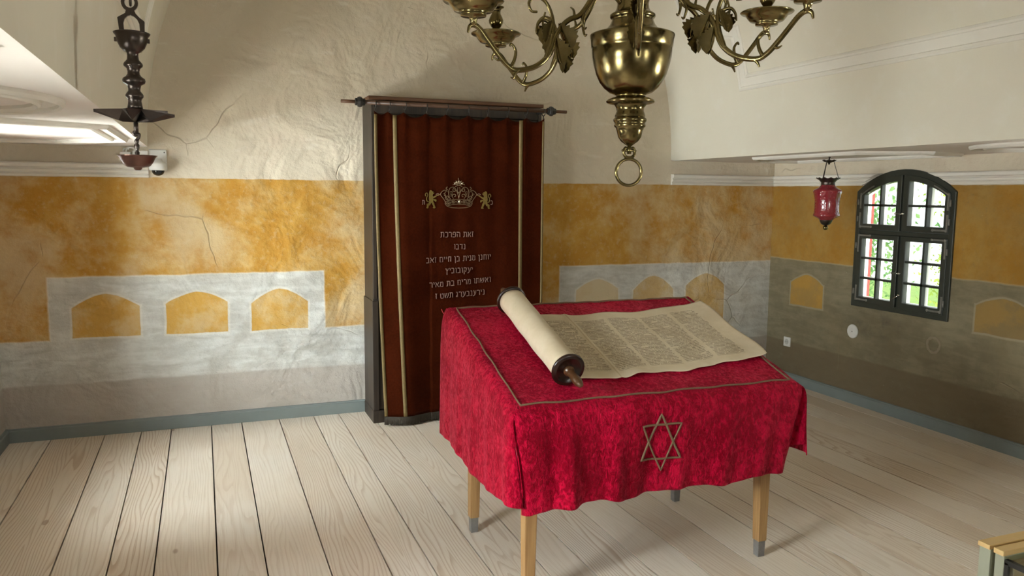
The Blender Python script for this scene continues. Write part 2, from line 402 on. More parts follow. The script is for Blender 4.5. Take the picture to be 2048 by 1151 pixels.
# ------------------------------------------------------------------ vaulted ceiling with side soffits
b = B(); n = 64
def vp(k, y, e=0):
    a = pi*k/n; return (VC-(VA+e)*cos(a), y, VZ+(VH+e)*sin(a))
NY = 12
for j in range(NY):
    y0 = lerp(YF-TH, YB+.02, j/NY); y1 = lerp(YF-TH, YB+.02, (j+1)/NY)
    for k in range(n):
        b.add([vp(k, y0), vp(k+1, y0), vp(k+1, y1), vp(k, y1)], [(0, 1, 2, 3)], True)
        b.add([vp(k, y0, .14), vp(k, y1, .14), vp(k+1, y1, .14), vp(k+1, y0, .14)], [(0, 1, 2, 3)], True)
for x0, x1 in ((XL-TH, VL), (VR, XR+TH)):
    for z in (VZ, VZ+.2): b.add([(x0, YF-TH, z), (x1, YF-TH, z), (x1, YB+.02, z), (x0, YB+.02, z)], [(0, 1, 2, 3)], False, 1)
struct(b.make('ceiling', [M_VAULT, M_SOFFIT], fixn=False))
bm = bmesh.new(); bm.from_mesh(bpy.data.objects['ceiling'].data); bmesh.ops.remove_doubles(bm, verts=bm.verts, dist=1e-4); bm.to_mesh(bpy.data.objects['ceiling'].data); bm.free()

# cornice under the soffits
CP = [(0, 1.733), (.018, 1.735), (.024, 1.745), (.018, 1.752), (.014, 1.756), (.034, 1.764), (.036, 1.776), (.026, 1.782), (.024, 1.786), (.046, 1.794), (.05, 1.812), (.044, 1.82), (0, 1.824)]
def cornice(name, to, u0, u1):
    b = B(); vs = [to(u(z) if callable(u) else u, d, z) for u in (u0, u1) for d, z in CP]; q = len(CP)
    b.add(vs, [(k, k+1, q+k+1, q+k) for k in range(q-1)] + [tuple(range(q)), tuple(range(q, 2*q))])
    return struct(b.make(name, M_TRIM))
def arch_w(z):                                      # half width of the window arch at height z
    R = (WW*WW+WR*WR)/(2*WR); d = z-(WB+WS+WR-R); return min(WW, sqrt(max(.0, R*R-d*d)))+.02
cornice('trim_1', lambda u, d, z: (u, YB-d, z), XL, VL)
cornice('trim_2', lambda u, d, z: (u, YB-d, z), VR+.005, XR)
cornice('trim_3', lambda u, d, z: (XR-d, u, z), lambda z: WIN_R[0]+arch_w(z), YB)
cornice('trim_4', lambda u, d, z: (XR-d, u, z), lambda z: WIN_R[1]+arch_w(z), lambda z: WIN_R[0]-arch_w(z))
cornice('trim_5', lambda u, d, z: (XL+d, u, z), lambda z: WIN_L[0]+arch_w(z), YB)
cornice('trim_6', lambda u, d, z: (XL+d, u, z), lambda z: WIN_L[1]+arch_w(z), lambda z: WIN_L[0]-arch_w(z))

# stucco panel mouldings on vault and soffits
BEAD = [(-.062, -.01), (-.058, .008), (-.046, .016), (-.034, .012), (-.03, .004), (.026, .004), (.03, .012), (.042, .016), (.054, .008), (.058, -.01)]
def vault_panel(name, side):
    pts = [(-1.6, 2.457), (4.88, 2.457), (4.885, 2.80), (5.40, 2.93), (5.41, 3.62), (-1.6, 3.62)]
    P, N = [], []
    for i in range(len(pts)):
        a, c = pts[i], pts[(i+1) % len(pts)]; m = 10 if a[1] != c[1] else 3
        for j in range(m):
            y, z = lerp(a[0], c[0], j/m), lerp(a[1], c[1], j/m); x = vault_x(z, side)
            P.append((x, y, z)); N.append((-(x-VC)/VA**2, 0, -(z-VZ)/VH**2))
    return struct(sweep(B(), P, N, BEAD, True).make(name, M_TRIM))
vault_panel('trim_7', 1); vault_panel('trim_8', -1)
def soffit_trim(name, cx_, side):
    b = B(); z = VZ
    def path(pts): sweep(b, [(cx_+side*u, y, z) for u, y in pts], [(0, 0, -1)]*len(pts), [(u*.8, h*1.3) for u, h in BEAD], True)
    path([(.355, 4.02), (.355, 5.00), (.02, 5.36), (-.33, 5.36), (-.355, 3.9), (-.02, 3.80)][::-1])
    path([(.33*cos(a), 2.95+.42*sin(a)) for a in [2*pi*k/40 for k in range(40)]])
    path([(.355, .7), (.355, 1.9), (.1, 2.1), (-.355, 2.1), (-.355, .5), (.1, .5)])
    return struct(b.make(name, M_TRIM))
soffit_trim('trim_9', -.775, 1); soffit_trim('trim_10', 4.29, -1)

# baseboards
M_BASE = simple('blue_grey_paint', (.185, .212, .205), .5, 0, .12, 6, .05)
BP = [(0, 0), (.022, 0), (.022, .074), (.018, .079), (.014, .081), (.013, .088), (0, .09)]
def base(name, to, u0, u1):
    b = B(); vs = [to(u, d, z) for u in (u0, u1) for d, z in BP]; q = len(BP)
    b.add(vs, [(k, k+1, q+k+1, q+k) for k in range(q-1)] + [tuple(range(q)), tuple(range(q, 2*q))])
    return struct(b.make(name, M_BASE))
base('baseboard_back', lambda u, d, z: (u, YB-d, z), XL, XR)
base('baseboard_right', lambda u, d, z: (XR-d, u, z), YF, YB)
base('baseboard_left', lambda u, d, z: (XL+d, u, z), YF, YB)
base('baseboard_front', lambda u, d, z: (u, YF+d, z), XL, XR)

# ------------------------------------------------------------------ windows
M_FRAME = simple('dark_green_window_paint', (.030, .034, .026), .42, 0, .3, 14, .15)
M_WHITE = simple('white_window_paint', (.80, .80, .78), .5, 0, .05)
M_RED = simple('weathered_red_paint', (.27, .022, .016), .7, 0, .2)
M_IRON = simple('worn_grey_iron', (.22, .215, .19), .5, .5, .35, 40, .3)
M_BRIGHT = simple('polished_steel', (.75, .74, .70), .25, 1, .05)
def glass_material(name, tint=(1, 1, 1)):
    t = NT(name); tr = t.new('ShaderNodeBsdfTransparent'); tr.inputs[0].default_value = (*tint, 1)
    gl = t.new('ShaderNodeBsdfGlossy'); gl.inputs['Roughness'].default_value = .02
    fr = t.new('ShaderNodeLayerWeight'); fc = t.add(.035, t.mul(t.M('POWER', fr.outputs['Facing'], 5), .6))
    m = t.new('ShaderNodeMixShader'); t.t.links.new(t.mul(fc, t.add(.8, t.mul(t.noise(t.obj(), 3), .4))), m.inputs[0]); t.t.links.new(tr.outputs[0], m.inputs[1]); t.t.links.new(gl.outputs[0], m.inputs[2])
    t.t.links.new(m.outputs[0], t.out.inputs[0]); return t.m
M_GLASS = glass_material('window_glass', (.97, .99, .98))
def outline(x0, x1, zb, top, n=14):
    p = [(x0, zb), (x1, zb)]
    return p + [(lerp(x1, x0, k/n), top(lerp(x1, x0, k/n))) for k in range(n+1)]
I3 = lambda u, w, d: (u, d, w)
def make_window(idx, loc, rz):
    root = struct(thing('window_%d' % idx, '', '', loc, rz)); del root['label']; del root['category']
    b = B(); AT = lambda x: arch_z(x)
    b.ring(outline(-WW, WW, 0, AT), outline(-WW+.042, WW-.042, .042, lambda x: arch_z(x, off=.044)), I3, -.016, .07)
    b.box(-.41, .41, -.008, .06, .572, .606)
    b.box(-.016, .016, -.004, .055, .03, 1.02)
    struct(b.make('frame', M_FRAME, root, bevel=.004))
    b = B(); b.ring(outline(-WW+.012, WW-.012, .012, lambda x: arch_z(x, off=.013)), outline(-WW+.045, WW-.045, .045, lambda x: arch_z(x, off=.046)), I3, .085, .125)
    struct(b.make('outer_frame', M_RED, root, bevel=.004))
    b = B(); b.box(-.40, .40, .07, .11, .04, .06); struct(b.make('inner_sill', M_WHITE, root))
    for (x0, x1, zb, upper) in ((-.405, -.012, .608, 1), (.012, .405, .608, 1), (-.405, -.012, .038, 0), (.012, .405, .038, 0)):
        st = .043; inner_edge = x1 if x1 < 0 else x0
        top = (lambda x: arch_z(x, off=.042)) if upper else (lambda x: .572)
        topi = (lambda x: arch_z(x, off=.042+st)) if upper else (lambda x: .572-st*.8)
        b = B(); b.ring(outline(x0, x1, zb, top), outline(x0+st, x1-st, zb+st, topi), I3, -.022, .022)
        c = struct(b.make('casement', M_FRAME, root, bevel=.003))
        w = B(); w.ring(outline(x0+.012, x1-.012, zb+.012, lambda x: top(x)-.01), outline(x0+st, x1-st, zb+st, topi), I3, .024, .058)
        xm = (x0+x1)/2; g = B(); mb = .0085
        g.poly(outline(xm-mb, xm+mb, zb+st-.004, lambda x: topi(x)+.004, 2), I3, -.014, .02)
        w.poly(outline(xm-mb*.8, xm+mb*.8, zb+st-.004, lambda x: topi(x)+.004, 2), I3, .024, .054)
        hs = [zb+st+.145] if upper else [zb+st+.148, zb+st+.305]
        for h in hs:
            g.box(x0+st-.004, x1-st+.004, -.014, .02, h-mb, h+mb); w.box(x0+st-.004, x1-st+.004, .024, .054, h-mb*.8, h+mb*.8)
        struct(g.make('glazing_bars', M_FRAME, c)); struct(w.make('outer_bars', M_WHITE, c))
        g = B(); g.poly(outline(x0+st-.006, x1-st+.006, zb+st-.006, lambda x: topi(x)+.006), I3, .0205, .0235)
        struct(g.make('pane', M_GLASS, c))
        # corner straps and hinges on the outer stile, knob on the meeting stile
        s = -1 if x1 < 0 else 1; xo = x0 if s < 0 else x1
        h = B()
        zt = top(xo+(-s)*.03); zlist = (zb+.012, zt-.02)
        for zz in zlist:
            up_ = 1 if zz == zlist[0] else -1
            if upper and up_ < 0:
                h.tube([(xo-s*(.006+k*.012), -.0235, top(xo-s*(.006+k*.012))-.024) for k in range(12)], .006, 6, flat=.4)
            else:
                h.box(min(xo-s*.006, xo-s*.135), max(xo-s*.006, xo-s*.135), -.0255, -.021, zz+.004, zz+.016)
            h.box(min(xo-s*.006, xo-s*.02), max(xo-s*.006, xo-s*.02), -.0255, -.021, min(zz, zz+up_*.12), max(zz, zz+up_*.12))
            for q in (0, .105): h.ball((xo-s*(.02+q), -.024, zz+.01), .011, 8, 6, (1, .4, 1)) if not (upper and up_ < 0) else None
            h.tube([(xo+s*.006, -.026, zz+up_*.07-.022), (xo+s*.006, -.026, zz+up_*.07+.022)], .0075, 8)
        struct(h.make('hinge', M_IRON, c))
        k = B(); zk = zb+.13 if upper else zb+.26
        k.tube([(inner_edge-s*-.02, -.022, zk), (inner_edge-s*-.02, -.042, zk)], .004, 8); k.ball((inner_edge+s*.02, -.046, zk), .0085, 10, 8)
        k.tube([(inner_edge+s*.02, -.032, zk), (inner_edge-s*.03, -.034, zk-.004)], .0035, 6)
        if not upper and s > 0: k.ball((inner_edge+s*.02, -.034, zb+.10), .009, 10, 8); k.tube([(inner_edge+.02, -.03, zb+.1), (inner_edge-.04, -.03, zb+.06)], .0035, 6)
        struct(k.make('latch', M_BRIGHT, c))
    return root
make_window(1, (XR, WIN_R[0], WB), -R90)
make_window(2, (XR, WIN_R[1], WB), -R90)
make_window(3, (XL, WIN_L[0], WB), R90)
make_window(4, (XL, WIN_L[1], WB), R90)
make_window(5, (WIN_F[0], YF, WB), pi)
make_window(6, (WIN_F[1], YF, WB), pi)

# ------------------------------------------------------------------ outdoors beyond the right window
M_GRASS = simple('meadow_grass', (.16, .25, .05), .9, 0, .4, 3, .4)
gb = B(); gb.box(6.5, 40, -15, 40, -3.7, -3.5); struct(gb.make('ground', M_GRASS))
def leaf_material(name, a, c_):
    t = NT(name); col = t.mix(t.white(t.new('ShaderNodeNewGeometry').outputs['Random Per Island']), a, c_)
    d = t.new('ShaderNodeBsdfDiffuse'); tl = t.new('ShaderNodeBsdfTranslucent'); m = t.new('ShaderNodeMixShader'); m.inputs[0].default_value = .5
    t.put(col, d.inputs[0]); t.put(col, tl.inputs[0]); t.t.links.new(d.outputs[0], m.inputs[1]); t.t.links.new(tl.outputs[0], m.inputs[2]); t.t.links.new(m.outputs[0], t.out.inputs[0])
    return t.m
M_BARK = wood('tree_bark', (.16, .12, .08), (.05, .04, .03), .4, .9)
def tree(loc, h, rad, nleaf, mat, label, seed):
    rn = random.Random(seed); root = thing('tree', label, 'tree', loc, 0)
    b = B(); b.tube(smooth_path([(0, 0, 0), (.05, .02, h*.35), (-.04, .06, h*.7), (0, 0, h*.98)]), [.16-.12*k/24 for k in range(25)], 10)
    ends = []
    for k in range(14):
        z = h*(.4+.55*k/14); a = k*2.4; r = rad*(.5+.4*rn.random())
        e = (r*cos(a), r*sin(a), z+.3*rn.random()); ends.append(e)
        b.tube(smooth_path([(0, .03, z-.35), (e[0]*.5, e[1]*.5, z), e], 4), [.04, .036, .032, .028, .024, .02, .016, .012, .008], 6)
    b.make('trunk', M_BARK, root)
    f = B()
    for k in range(nleaf):
        e = rn.choice(ends); p = Vector((e[0]*(.6+.5*rn.random())+rn.gauss(0, .24), e[1]*(.6+.5*rn.random())+rn.gauss(0, .24), e[2]+rn.gauss(0, .3)))
        s = .022+.024*rn.random(); n_ = Vector((rn.gauss(0, 1), rn.gauss(0, 1), rn.gauss(.3, 1))).normalized(); t1 = n_.orthogonal().normalized(); t2 = n_.cross(t1)
        f.add([p-t1*s, p-t1*s*.2+t2*s*.55+n_*s*.1, p+t1*s*1.1, p-t1*s*.2-t2*s*.55+n_*s*.1], [(0, 1, 2, 3)])
    f.make('foliage', mat, root, fixn=False)
L1 = leaf_material('lime_leaves', (.28, .40, .07), (.52, .60, .16)); L2 = leaf_material('green_leaves', (.15, .32, .12), (.34, .50, .20))
tree((7.3, 9.6, -3.5), 6.2, .9, 6000, L2, 'green leafy tree standing furthest left outside the arched window', 3)
tree((6.95, 7.3, -3.5), 5.9, .75, 6500, L2, 'slender green tree standing closest outside the arched window', 11)
tree((10.2, 7.4, -3.5), 6.4, 1.2, 8000, L1, 'lime green leafy tree standing farthest away behind the arched window', 5)

# ------------------------------------------------------------------ ark cabinet
M_ARK = wood('dark_stained_oak', (.046, .030, .018), (.017, .011, .007), .7, .5)
M_ARKTOP = wood('red_brown_board', (.13, .055, .021), (.07, .028, .012), .6, .5, 0)
AX0, AX1, AF = 1.108, 2.385, 5.547
ark = thing('torah_ark', 'tall dark wooden ark cabinet standing against the painted back wall behind the curtain', 'cabinet', ((AX0+AX1)/2, 5.72, 0))
def at(o, b): b.v = [(x-o.location.x, y-o.location.y, z-o.location.z) for x, y, z in b.v]; return b
AB = YB-.03
b = B()
b.box(AX0, AX0+.035, AF+.02, AB, .09, 2.276); b.box(AX1-.035, AX1, AF+.02, AB, .09, 2.276)
b.box(AX0+.035, AX1-.035, AB-.03, AB, .09, 2.276)
b.box(AX0, AX0+.03, AF, AF+.02, .9, 2.276); b.box(AX1-.03, AX1, AF, AF+.02, .9, 2.276); b.box(AX0+.03, AX1-.03, AF, AF+.02, 2.19, 2.276)
b.box(AX0-.006, AX0+.035, AF-.008, AF+.02, .09, .885); b.box(AX1-.035, AX1+.006, AF-.008, AF+.02, .09, .885)
at(ark, b).make('body', M_ARK, ark, bevel=.004)
for xa, xb in ((AX0-.008, AX0), (AX1, AX1+.008)):
    b = B(); b.box(xa, xb, AF-.008, AB, .09, .885); at(ark, b).make('lower_side_panel', M_ARK, ark, bevel=.003)
b = B(); b.box(AX0-.012, AX1+.012, AF-.014, AB, 0, .09); at(ark, b).make('plinth', M_ARK, ark, bevel=.004)
b = B(); b.box(AX0-.022, AX1+.005, AF-.026, AB, 2.280, 2.304); o = at(ark, b).make('top_board', M_ARKTOP, ark, bevel=.004); o['label'] = 'reddish brown top board'
for x0, x1 in ((AX0+.034, (AX0+AX1)/2-.002), ((AX0+AX1)/2+.002, AX1-.034)):
    b = B(); b.box(x0, x1, AF+.004, AF+.022, .095, 2.188)
    for xa in (x0+.06, x1-.06): b.box(xa-.006, xa+.006, AF, AF+.006, .2, 2.08)
    for zz in (.2, 1.1, 2.08): b.box(x0+.06, x1-.06, AF, AF+.006, zz-.006, zz+.006)
    at(ark, b).make('door', M_ARK, ark, bevel=.002)

# curtain rod with ends and collars
M_ROD = wood('brown_turned_rod', (.10, .05, .028), (.05, .022, .012), .8, .45, 0)
M_BLACK = simple('blackened_wood', (.018, .016, .014), .5)
RY, RZ = 5.435, 2.248
rod = thing('curtain_rod', 'thin brown wooden curtain rod with black collars across the top of the ark', 'curtain rod', (1.7, RY, RZ))
b = B(); b.tube([(1.01-1.7, 0, 0), (2.40-1.7, 0, 0)], .0145, 14); b.make('pole', M_ROD, rod)
for s, x in ((-1, 1.01), (1, 2.41)):
    b = B(); b.add([], []); prof = [(.012, -.034), (.024, -.03), (.024, -.018), (.032, -.014), (.036, 0), (.032, .014), (.024, .018), (.022, .034)]
    b.lathe(prof, 8, smooth=False); b.v = [(x-1.7+z, xx, yy) for xx, yy, z in b.v]; b.make('collar', M_BLACK, rod)
    b = B(); b.tube([(x-1.7, 0, 0), (x-1.7+s*.125, 0, 0)], .0115, 10); e = b.make('rod_end', M_ARKTOP, rod)
for x in (1.14, 2.35):
    b = B(); b.box(x-1.7-.012, x-1.7+.012, .01, AF-RY-.002, -.016, .0); b.make('bracket', M_BLACK, rod)

# curtain
RINGS = [1.115, 1.213, 1.319, 1.474, 1.617, 1.778, 1.921, 2.069, 2.213, 2.351]
CX0, CX1, CZ0 = 1.105, 2.362, .062
def sag(x):
    for a, c in zip(RINGS, RINGS[1:]):
        if a <= x <= c: t = (x-a)/(c-a); return 4*t*(1-t)*min(.035, .22*(c-a))
    return 0
def cur_y(x, z):
    t = max(0, min(1, (2.2-z)/2.1)); d = 0
    for k, r in enumerate(RINGS): d += .010*math.exp(-((x-r)/.022)**2)*math.exp(-(2.2-z)/.25)
    fold = .016*sin((x-1.1)*17+.5*sin(z*1.7))*(.4+.6*t)*(1.0 if x < 1.5 else .42+.2*sin(x*3))
    fold += .006*sin(x*41+z*1.3)*math.exp(-(2.2-z)/.9) + .008*sin(x*8.3-z*.8)*t
    left = -.045*t*t*math.exp(-((x-1.27)/.11)**2)
    return 5.452 - d + fold + left - .012*t
M_VELVET_BROWN = None
def velvet(name, base, tip, mott, crush=0.0):
    t = NT(name); o = t.obj()
    n1 = t.noise(o, 3.0, 4, .6, .4); n2 = t.noise(t.scale(o, (1, 1, .8)), 90, 3, .6, .2); n3 = t.noise(t.scale(o, (160, 160, 50)), 1, 2)
    patch = t.step(t.add(t.mul(n1, .6), t.mul(n2, .4)), .36, .66)
    col = t.mix(t.mul(patch, mott), base, tip)
    h = t.add(t.mul(n2, crush), t.mul(n3, .12))
    return t.set(col=col, rough=t.sub(.72, t.mul(patch, .3*crush)), spec=.22, stint=(*[min(1, c*12) for c in tip], 1), sheen=.14, sheenr=.35, sheent=(.65, .17, .06, 1), nor=t.bump(h, .45, .012))
M_CURTAIN = velvet('rust_brown_velvet', (.022, .0038, .0012), (.050, .0092, .0026), .6, .15)
M_BRAID = simple('tarnished_gold_braid', (.165, .112, .038), .55, .25, .3, 60, .4)
M_THREAD = simple('metal_embroidery_thread', (.24, .16, .09), .45, .5, .3, 80, .3)
M_LION = simple('gold_embroidered_lion', (.17, .112, .02), .5, .3, .3, 90, .5)
M_ROSE = simple('faded_rose_lettering', (.21, .115, .09), .6, 0, .2, 60)
curt = thing('ark_curtain', 'rust brown velvet curtain with gold braids, crown, lions and lettering, hung before the ark', 'curtain', (1.73, 5.45, .05))
def cpt(x, z, off=0): return (x, cur_y(x, z)-off, z)
def cur_x(u, v): return lerp(CX0+.052*(1-v)**1.5, CX1, u)
NU, NV = 150, 60
b = B(); b.grid(lambda u, v: (cur_x(u, v), cur_y(cur_x(u, v), lerp(CZ0, 2.19, v)), lerp(CZ0+.006*sin(u*9), 2.195-sag(lerp(RINGS[0], RINGS[-1], u)), v)), NU, NV)
at(curt, b).make('velvet_panel', M_CURTAIN, curt, solid=.006, fixn=False)
def braid(u0, w, z0=CZ0+.01):
    def f(u, v):
        z = lerp(z0, 2.185-.012, v); x = cur_x(u0, (z-CZ0)/2.13)+(u-.5)*w; return (x, cur_y(x, z)-.0045, z)
    b = B(); b.grid(f, 2, 60); at(curt, b).make('gold_braid', M_BRAID, curt, solid=.003, fixn=False)
for u0, w in ((.008, .022), (.115, .026), (.853, .026), (.993, .016)): braid(u0, w)
M_FRINGE = simple('dark_silk_fringe', (.035, .026, .016), .8, 0, .5, 90, .6)
b = B()
for k in range(330):
    x = lerp(CX0+.055, CX1-.005, k/329); y = cur_y(x, CZ0+.002); q = random.uniform(-.004, .004)
    b.tube([(x, y, CZ0+.008), (x+q, y-.004, CZ0-.02), (x+1.5*q, y-.002, CZ0-.046+random.uniform(-.004, .004))], .0046, 5)
at(curt, b).make('fringe', M_FRINGE, curt)
M_RING = simple('dark_curtain_ring', (.03, .024, .02), .4, .4)
for r in RINGS:
    b = B(); tl = random.uniform(-.25, .25)
    b.tube([(r+.026*cos(a)*sin(tl)+.0*a, RY+.024*cos(a), RZ-.012+.024*sin(a)) for a in [2*pi*k/20 for k in range(20)]], .0036, 6, True)
    b.tube([(r, RY, RZ-.036), (r, cur_y(r, 2.19), 2.188)], .004, 6)
    at(curt, b).make('curtain_ring', M_RING, curt)
# embroidery: crown drawn in a 2048x964 sketch frame, carried onto the curtain surface
def ex(X, Y): return (1.706+(X-1040)*.000309, 1.739-.000294*(Y-181))
def strand(b, pts, r=.0022, off=.0065, sm=True):
    q = [ex(*p) for p in pts]; q3 = [(x, 0, z) for x, z in q]
    q3 = smooth_path(q3, 5) if sm else q3
    b.tube([(p[0], cur_y(p[0], p[2])-off, p[2]) for p in q3], r, 6)
def spiral(cx_, cy_, r0, r1, a0, a1, n=14): return [(cx_+lerp(r0, r1, k/n)*cos(lerp(a0, a1, k/n)), cy_+lerp(r0, r1, k/n)*sin(lerp(a0, a1, k/n))) for k in range(n+1)]
crown = B()
for m in (-1, 1):
    mir = lambda pts: [(1040+m*(x-1040), y) for x, y in pts]
    strand(crown, mir([(1040, 640), (1200, 655), (1360, 710), (1330, 800), (1200, 840), (1040, 850)]))
    strand(crown, mir([(1040, 755), (1180, 765), (1290, 795), (1330, 800)]))
    strand(crown, mir([(1360, 710), (1400, 640), (1475, 530), (1430, 450), (1360, 425), (1310, 470)]))
    strand(crown, mir([(1290, 660), (1340, 600), (1380, 520), (1350, 450)]))
    strand(crown, mir(spiral(1310, 600, 70, 14, 2.6, -4.2)))
    strand(crown, mir([(1040, 620), (1060, 520), (1110, 400), (1170, 350), (1250, 380), (1285, 480), (1260, 600), (1230, 640)]))
    strand(crown, mir(spiral(1140, 425, 50, 10, -1.5, 5))); strand(crown, mir(spiral(1140, 560, 64, 12, 1.2, -5)))
    for k in range(4): strand(crown, mir([(1255-6*k, 470+34*k), (1215, 455+34*k), (1185, 480+34*k)]), .0018)
    for k in range(3): strand(crown, mir([(1420-22*k, 520+40*k), (1385-18*k, 510+40*k), (1360-16*k, 545+40*k)]), .0018)
    strand(crown, mir([(1040, 500), (1070, 430), (1060, 350)]))
    strand(crown, mir([(1310, 420), (1345, 380), (1315, 345)]), .003)
    for cx2, cy2 in ((1170, 700), (1285, 735)): strand(crown, mir([(cx2-60, cy2), (cx2, cy2-38), (cx2+60, cy2+6), (cx2, cy2+38), (cx2-60, cy2)]), .0018); strand(crown, mir([(cx2-22, cy2), (cx2+22, cy2+4)]), .005, .0055)
    for k in range(4):
        a = radians(10+25*k); strand(crown, mir([(1040+30*cos(a), 300-30*sin(a)), (1040+100*cos(a), 295-95*sin(a)), (1040+140*cos(a), 300-130*sin(a)+18)]), .0024)
strand(crown, [(960, 340), (1040, 300), (1120, 340)]); strand(crown, [(1030, 200), (1030, 130)])
strand(crown, [(980, 700), (1040, 662), (1110, 700), (1040, 738), (980, 700)], .0018)
at(curt, crown).make('crown_embroidery', M_THREAD, curt)
M_SEQUIN = simple('silver_sequins', (.85, .80, .72), .15, 1, .05)
for X, Y, w in ((950, 270, 1), (990, 235, 1), (1070, 232, 1), (1115, 262, 1), (1030, 225, .7), (1048, 695, 1.4)):
    x, z = ex(X, Y); b = B(); b.ball((x, cur_y(x, z)-.007, z), .0062*w, 10, 8, (1, .5, 1.1)); at(curt, b).make('sequin', M_SEQUIN, curt)
LION = [(355, 440), (385, 430), (410, 455), (440, 462), (432, 490), (465, 488), (440, 515), (425, 530), (420, 565), (445, 580), (510, 545), (560, 520), (590, 530), (540, 552), (470, 605), (440, 620), (430, 640),
        (480, 640), (508, 660), (500, 700), (478, 690), (445, 662), (430, 690), (455, 740), (470, 800), (485, 840), (460, 858), (425, 845), (440, 820), (415, 760), (390, 720), (375, 750), (350, 790), (325, 795), (320, 830), (305, 858),
        (275, 850), (285, 810), (280, 760), (310, 745), (325, 740), (345, 690), (330, 640), (335, 590), (340, 530), (345, 480)]
def tri_poly(pts2):                                # triangulate a concave outline
    from mathutils.geometry import tessellate_polygon
    return tessellate_polygon([[Vector((x, y, 0)) for x, y in pts2]])
for m in (0, 1):
    LS = [(p.x, p.y) for p in smooth_path([(X, Y, 0) for X, Y in LION+LION[:1]], 3)][:-1]
    pts = [ex(2075-X if m else X, Y+(14 if m else 0)) for X, Y in LS]; n_ = len(pts)
    b = B(); b.add([cpt(x, z, .009) for x, z in pts]+[cpt(x, z, .004) for x, z in pts], [tuple(t) for t in tri_poly(pts)]+[(i, (i+1) % n_, n_+(i+1) % n_, n_+i) for i in range(n_)])
    at(curt, b).make('embroidered_lion', M_LION, curt)
    t = B(); tail = [(330, 700), (285, 680), (280, 600), (305, 560), (295, 505), (262, 500), (245, 540), (255, 570)]
    strand(t, [(2075-X if m else X, Y+(14 if m else 0)) for X, Y in tail], .0035); at(curt, t).make('lion_tail', M_LION, curt)
    # small flowers between the paws and the crown
    t = B(); strand(t, [(2075-500 if m else 500, 530), (2075-545 if m else 545, 505), (2075-590 if m else 590, 540)], .0024); strand(t, [(2075-520 if m else 520, 545), (2075-560 if m else 560, 555)], .0026); at(curt, t).make('small_flowers', M_ROSE, curt)

GLYPH = {'ז': (.36, [[(.02, .97), (.34, .97)], [(.2, .97), (.14, .5), (.17, 0)]]), 'א': (.7, [[(.06, .98), (.66, .02)], [(.62, 1), (.6, .75), (.42, .48)], [(.28, .62), (.12, .42), (.1, 0)]]),
 'ת': (.72, [[(.06, .95), (.58, .95), (.66, .82), (.66, 0)], [(.2, .95), (.2, .14), (.13, .03), (.0, .04)]]), 'ה': (.68, [[(.03, .95), (.56, .95), (.64, .82), (.64, 0)], [(.13, .6), (.13, 0)]]),
 'פ': (.66, [[(.34, .5), (.14, .54), (.12, .86), (.2, .97), (.52, .97), (.62, .83), (.62, .14), (.52, .03), (.03, .03)]]), 'ר': (.58, [[(.03, .95), (.46, .95), (.55, .82), (.55, 0)]]),
 'כ': (.58, [[(.05, .96), (.44, .96), (.55, .84), (.55, .14), (.44, .03), (.05, .03)]]), 'נ': (.42, [[(.08, .96), (.28, .96), (.32, .85), (.32, .03)], [(.38, .03), (.03, .03)]]),
 'ד': (.64, [[(.02, .95), (.62, .95)], [(.5, .95), (.5, 0)]]), 'ב': (.66, [[(.06, .96), (.42, .96), (.52, .85), (.52, .04)], [(.64, .03), (.04, .03)]]),
 'ו': (.24, [[(.02, .95), (.14, .96), (.2, .85), (.2, 0)]]), 'י': (.24, [[(.02, .95), (.14, .96), (.2, .85), (.17, .56)]]),
 'ח': (.68, [[(.03, .96), (.66, .96)], [(.13, .96), (.13, 0)], [(.58, .96), (.58, 0)]]), 'ן': (.28, [[(.02, .95), (.16, .96), (.22, .85), (.22, -.32)]]),
 'מ': (.68, [[(.05, .98), (.2, .8), (.14, .4), (.04, 0)], [(.2, .78), (.42, .96), (.6, .84), (.62, .03), (.32, .03)]]), 'ם': (.64, [[(.0, .96), (.48, .96), (.58, .85), (.58, .03), (.08, .03), (.08, .96)]]),
 'ע': (.64, [[(.05, .97), (.18, .93), (.36, .2)], [(.58, .97), (.56, .5), (.36, .12), (.02, -.14)]]), 'ק': (.64, [[(.05, .95), (.54, .95), (.6, .82), (.5, .45), (.38, .15)], [(.12, .6), (.12, -.32)]]),
 'ץ': (.56, [[(.05, .97), (.12, .75), (.28, .48), (.28, -.32)], [(.52, .97), (.48, .7), (.28, .45)]]), 'ש': (.78, [[(.05, .97), (.14, .03), (.5, .03), (.72, .5), (.72, .97)], [(.38, .97), (.38, .6), (.12, .25)]]),
 'ט': (.68, [[(.05, .97), (.08, .12), (.18, .03), (.54, .03), (.63, .14), (.63, .82), (.52, .96), (.36, .92), (.34, .74)]]), 'ג': (.4, [[(.05, .96), (.24, .96), (.29, .85), (.3, 0)], [(.3, .4), (.12, .22), (.06, 0)]])}
def text_mesh(name, s, xc_, zb, width, height, mat, slope=0.0):
    tot = sum(GLYPH[c][0]+.17 if c != ' ' else .46 for c in s); k = width/tot; x = xc_-width/2
    for word in s.split(' '):
        b = B()
        for c in word:
            w, strokes = GLYPH[c]
            for st in strokes:
                q = [(x+u*k, zb+v*height+slope*(x+u*k-xc_)) for u, v in st]
                b.tube([(px_, cur_y(px_, pz_)-.0065, pz_) for px_, pz_ in q], .0025 if height < .034 else .0029, 6)
            x += (w+.17)*k
        x += .46*k
        at(curt, b).make(name, mat, curt)
HM = .00375
LINES = [('זאת הפרכת', 914, 1.336, 68, 0), ('נדבו', 919, 1.249, 24, 0), ('יוחנן מנית בן חיים זאב', 917.5, 1.163, 131, .035),
         ('יעקובוביץ', 918, 1.079, 56, .01), ('ואשתו מרים בת מאיר', 920.5, .992, 125, .06), ('נירענבערג תשט ז', 920.5, .906, 101, .05)]
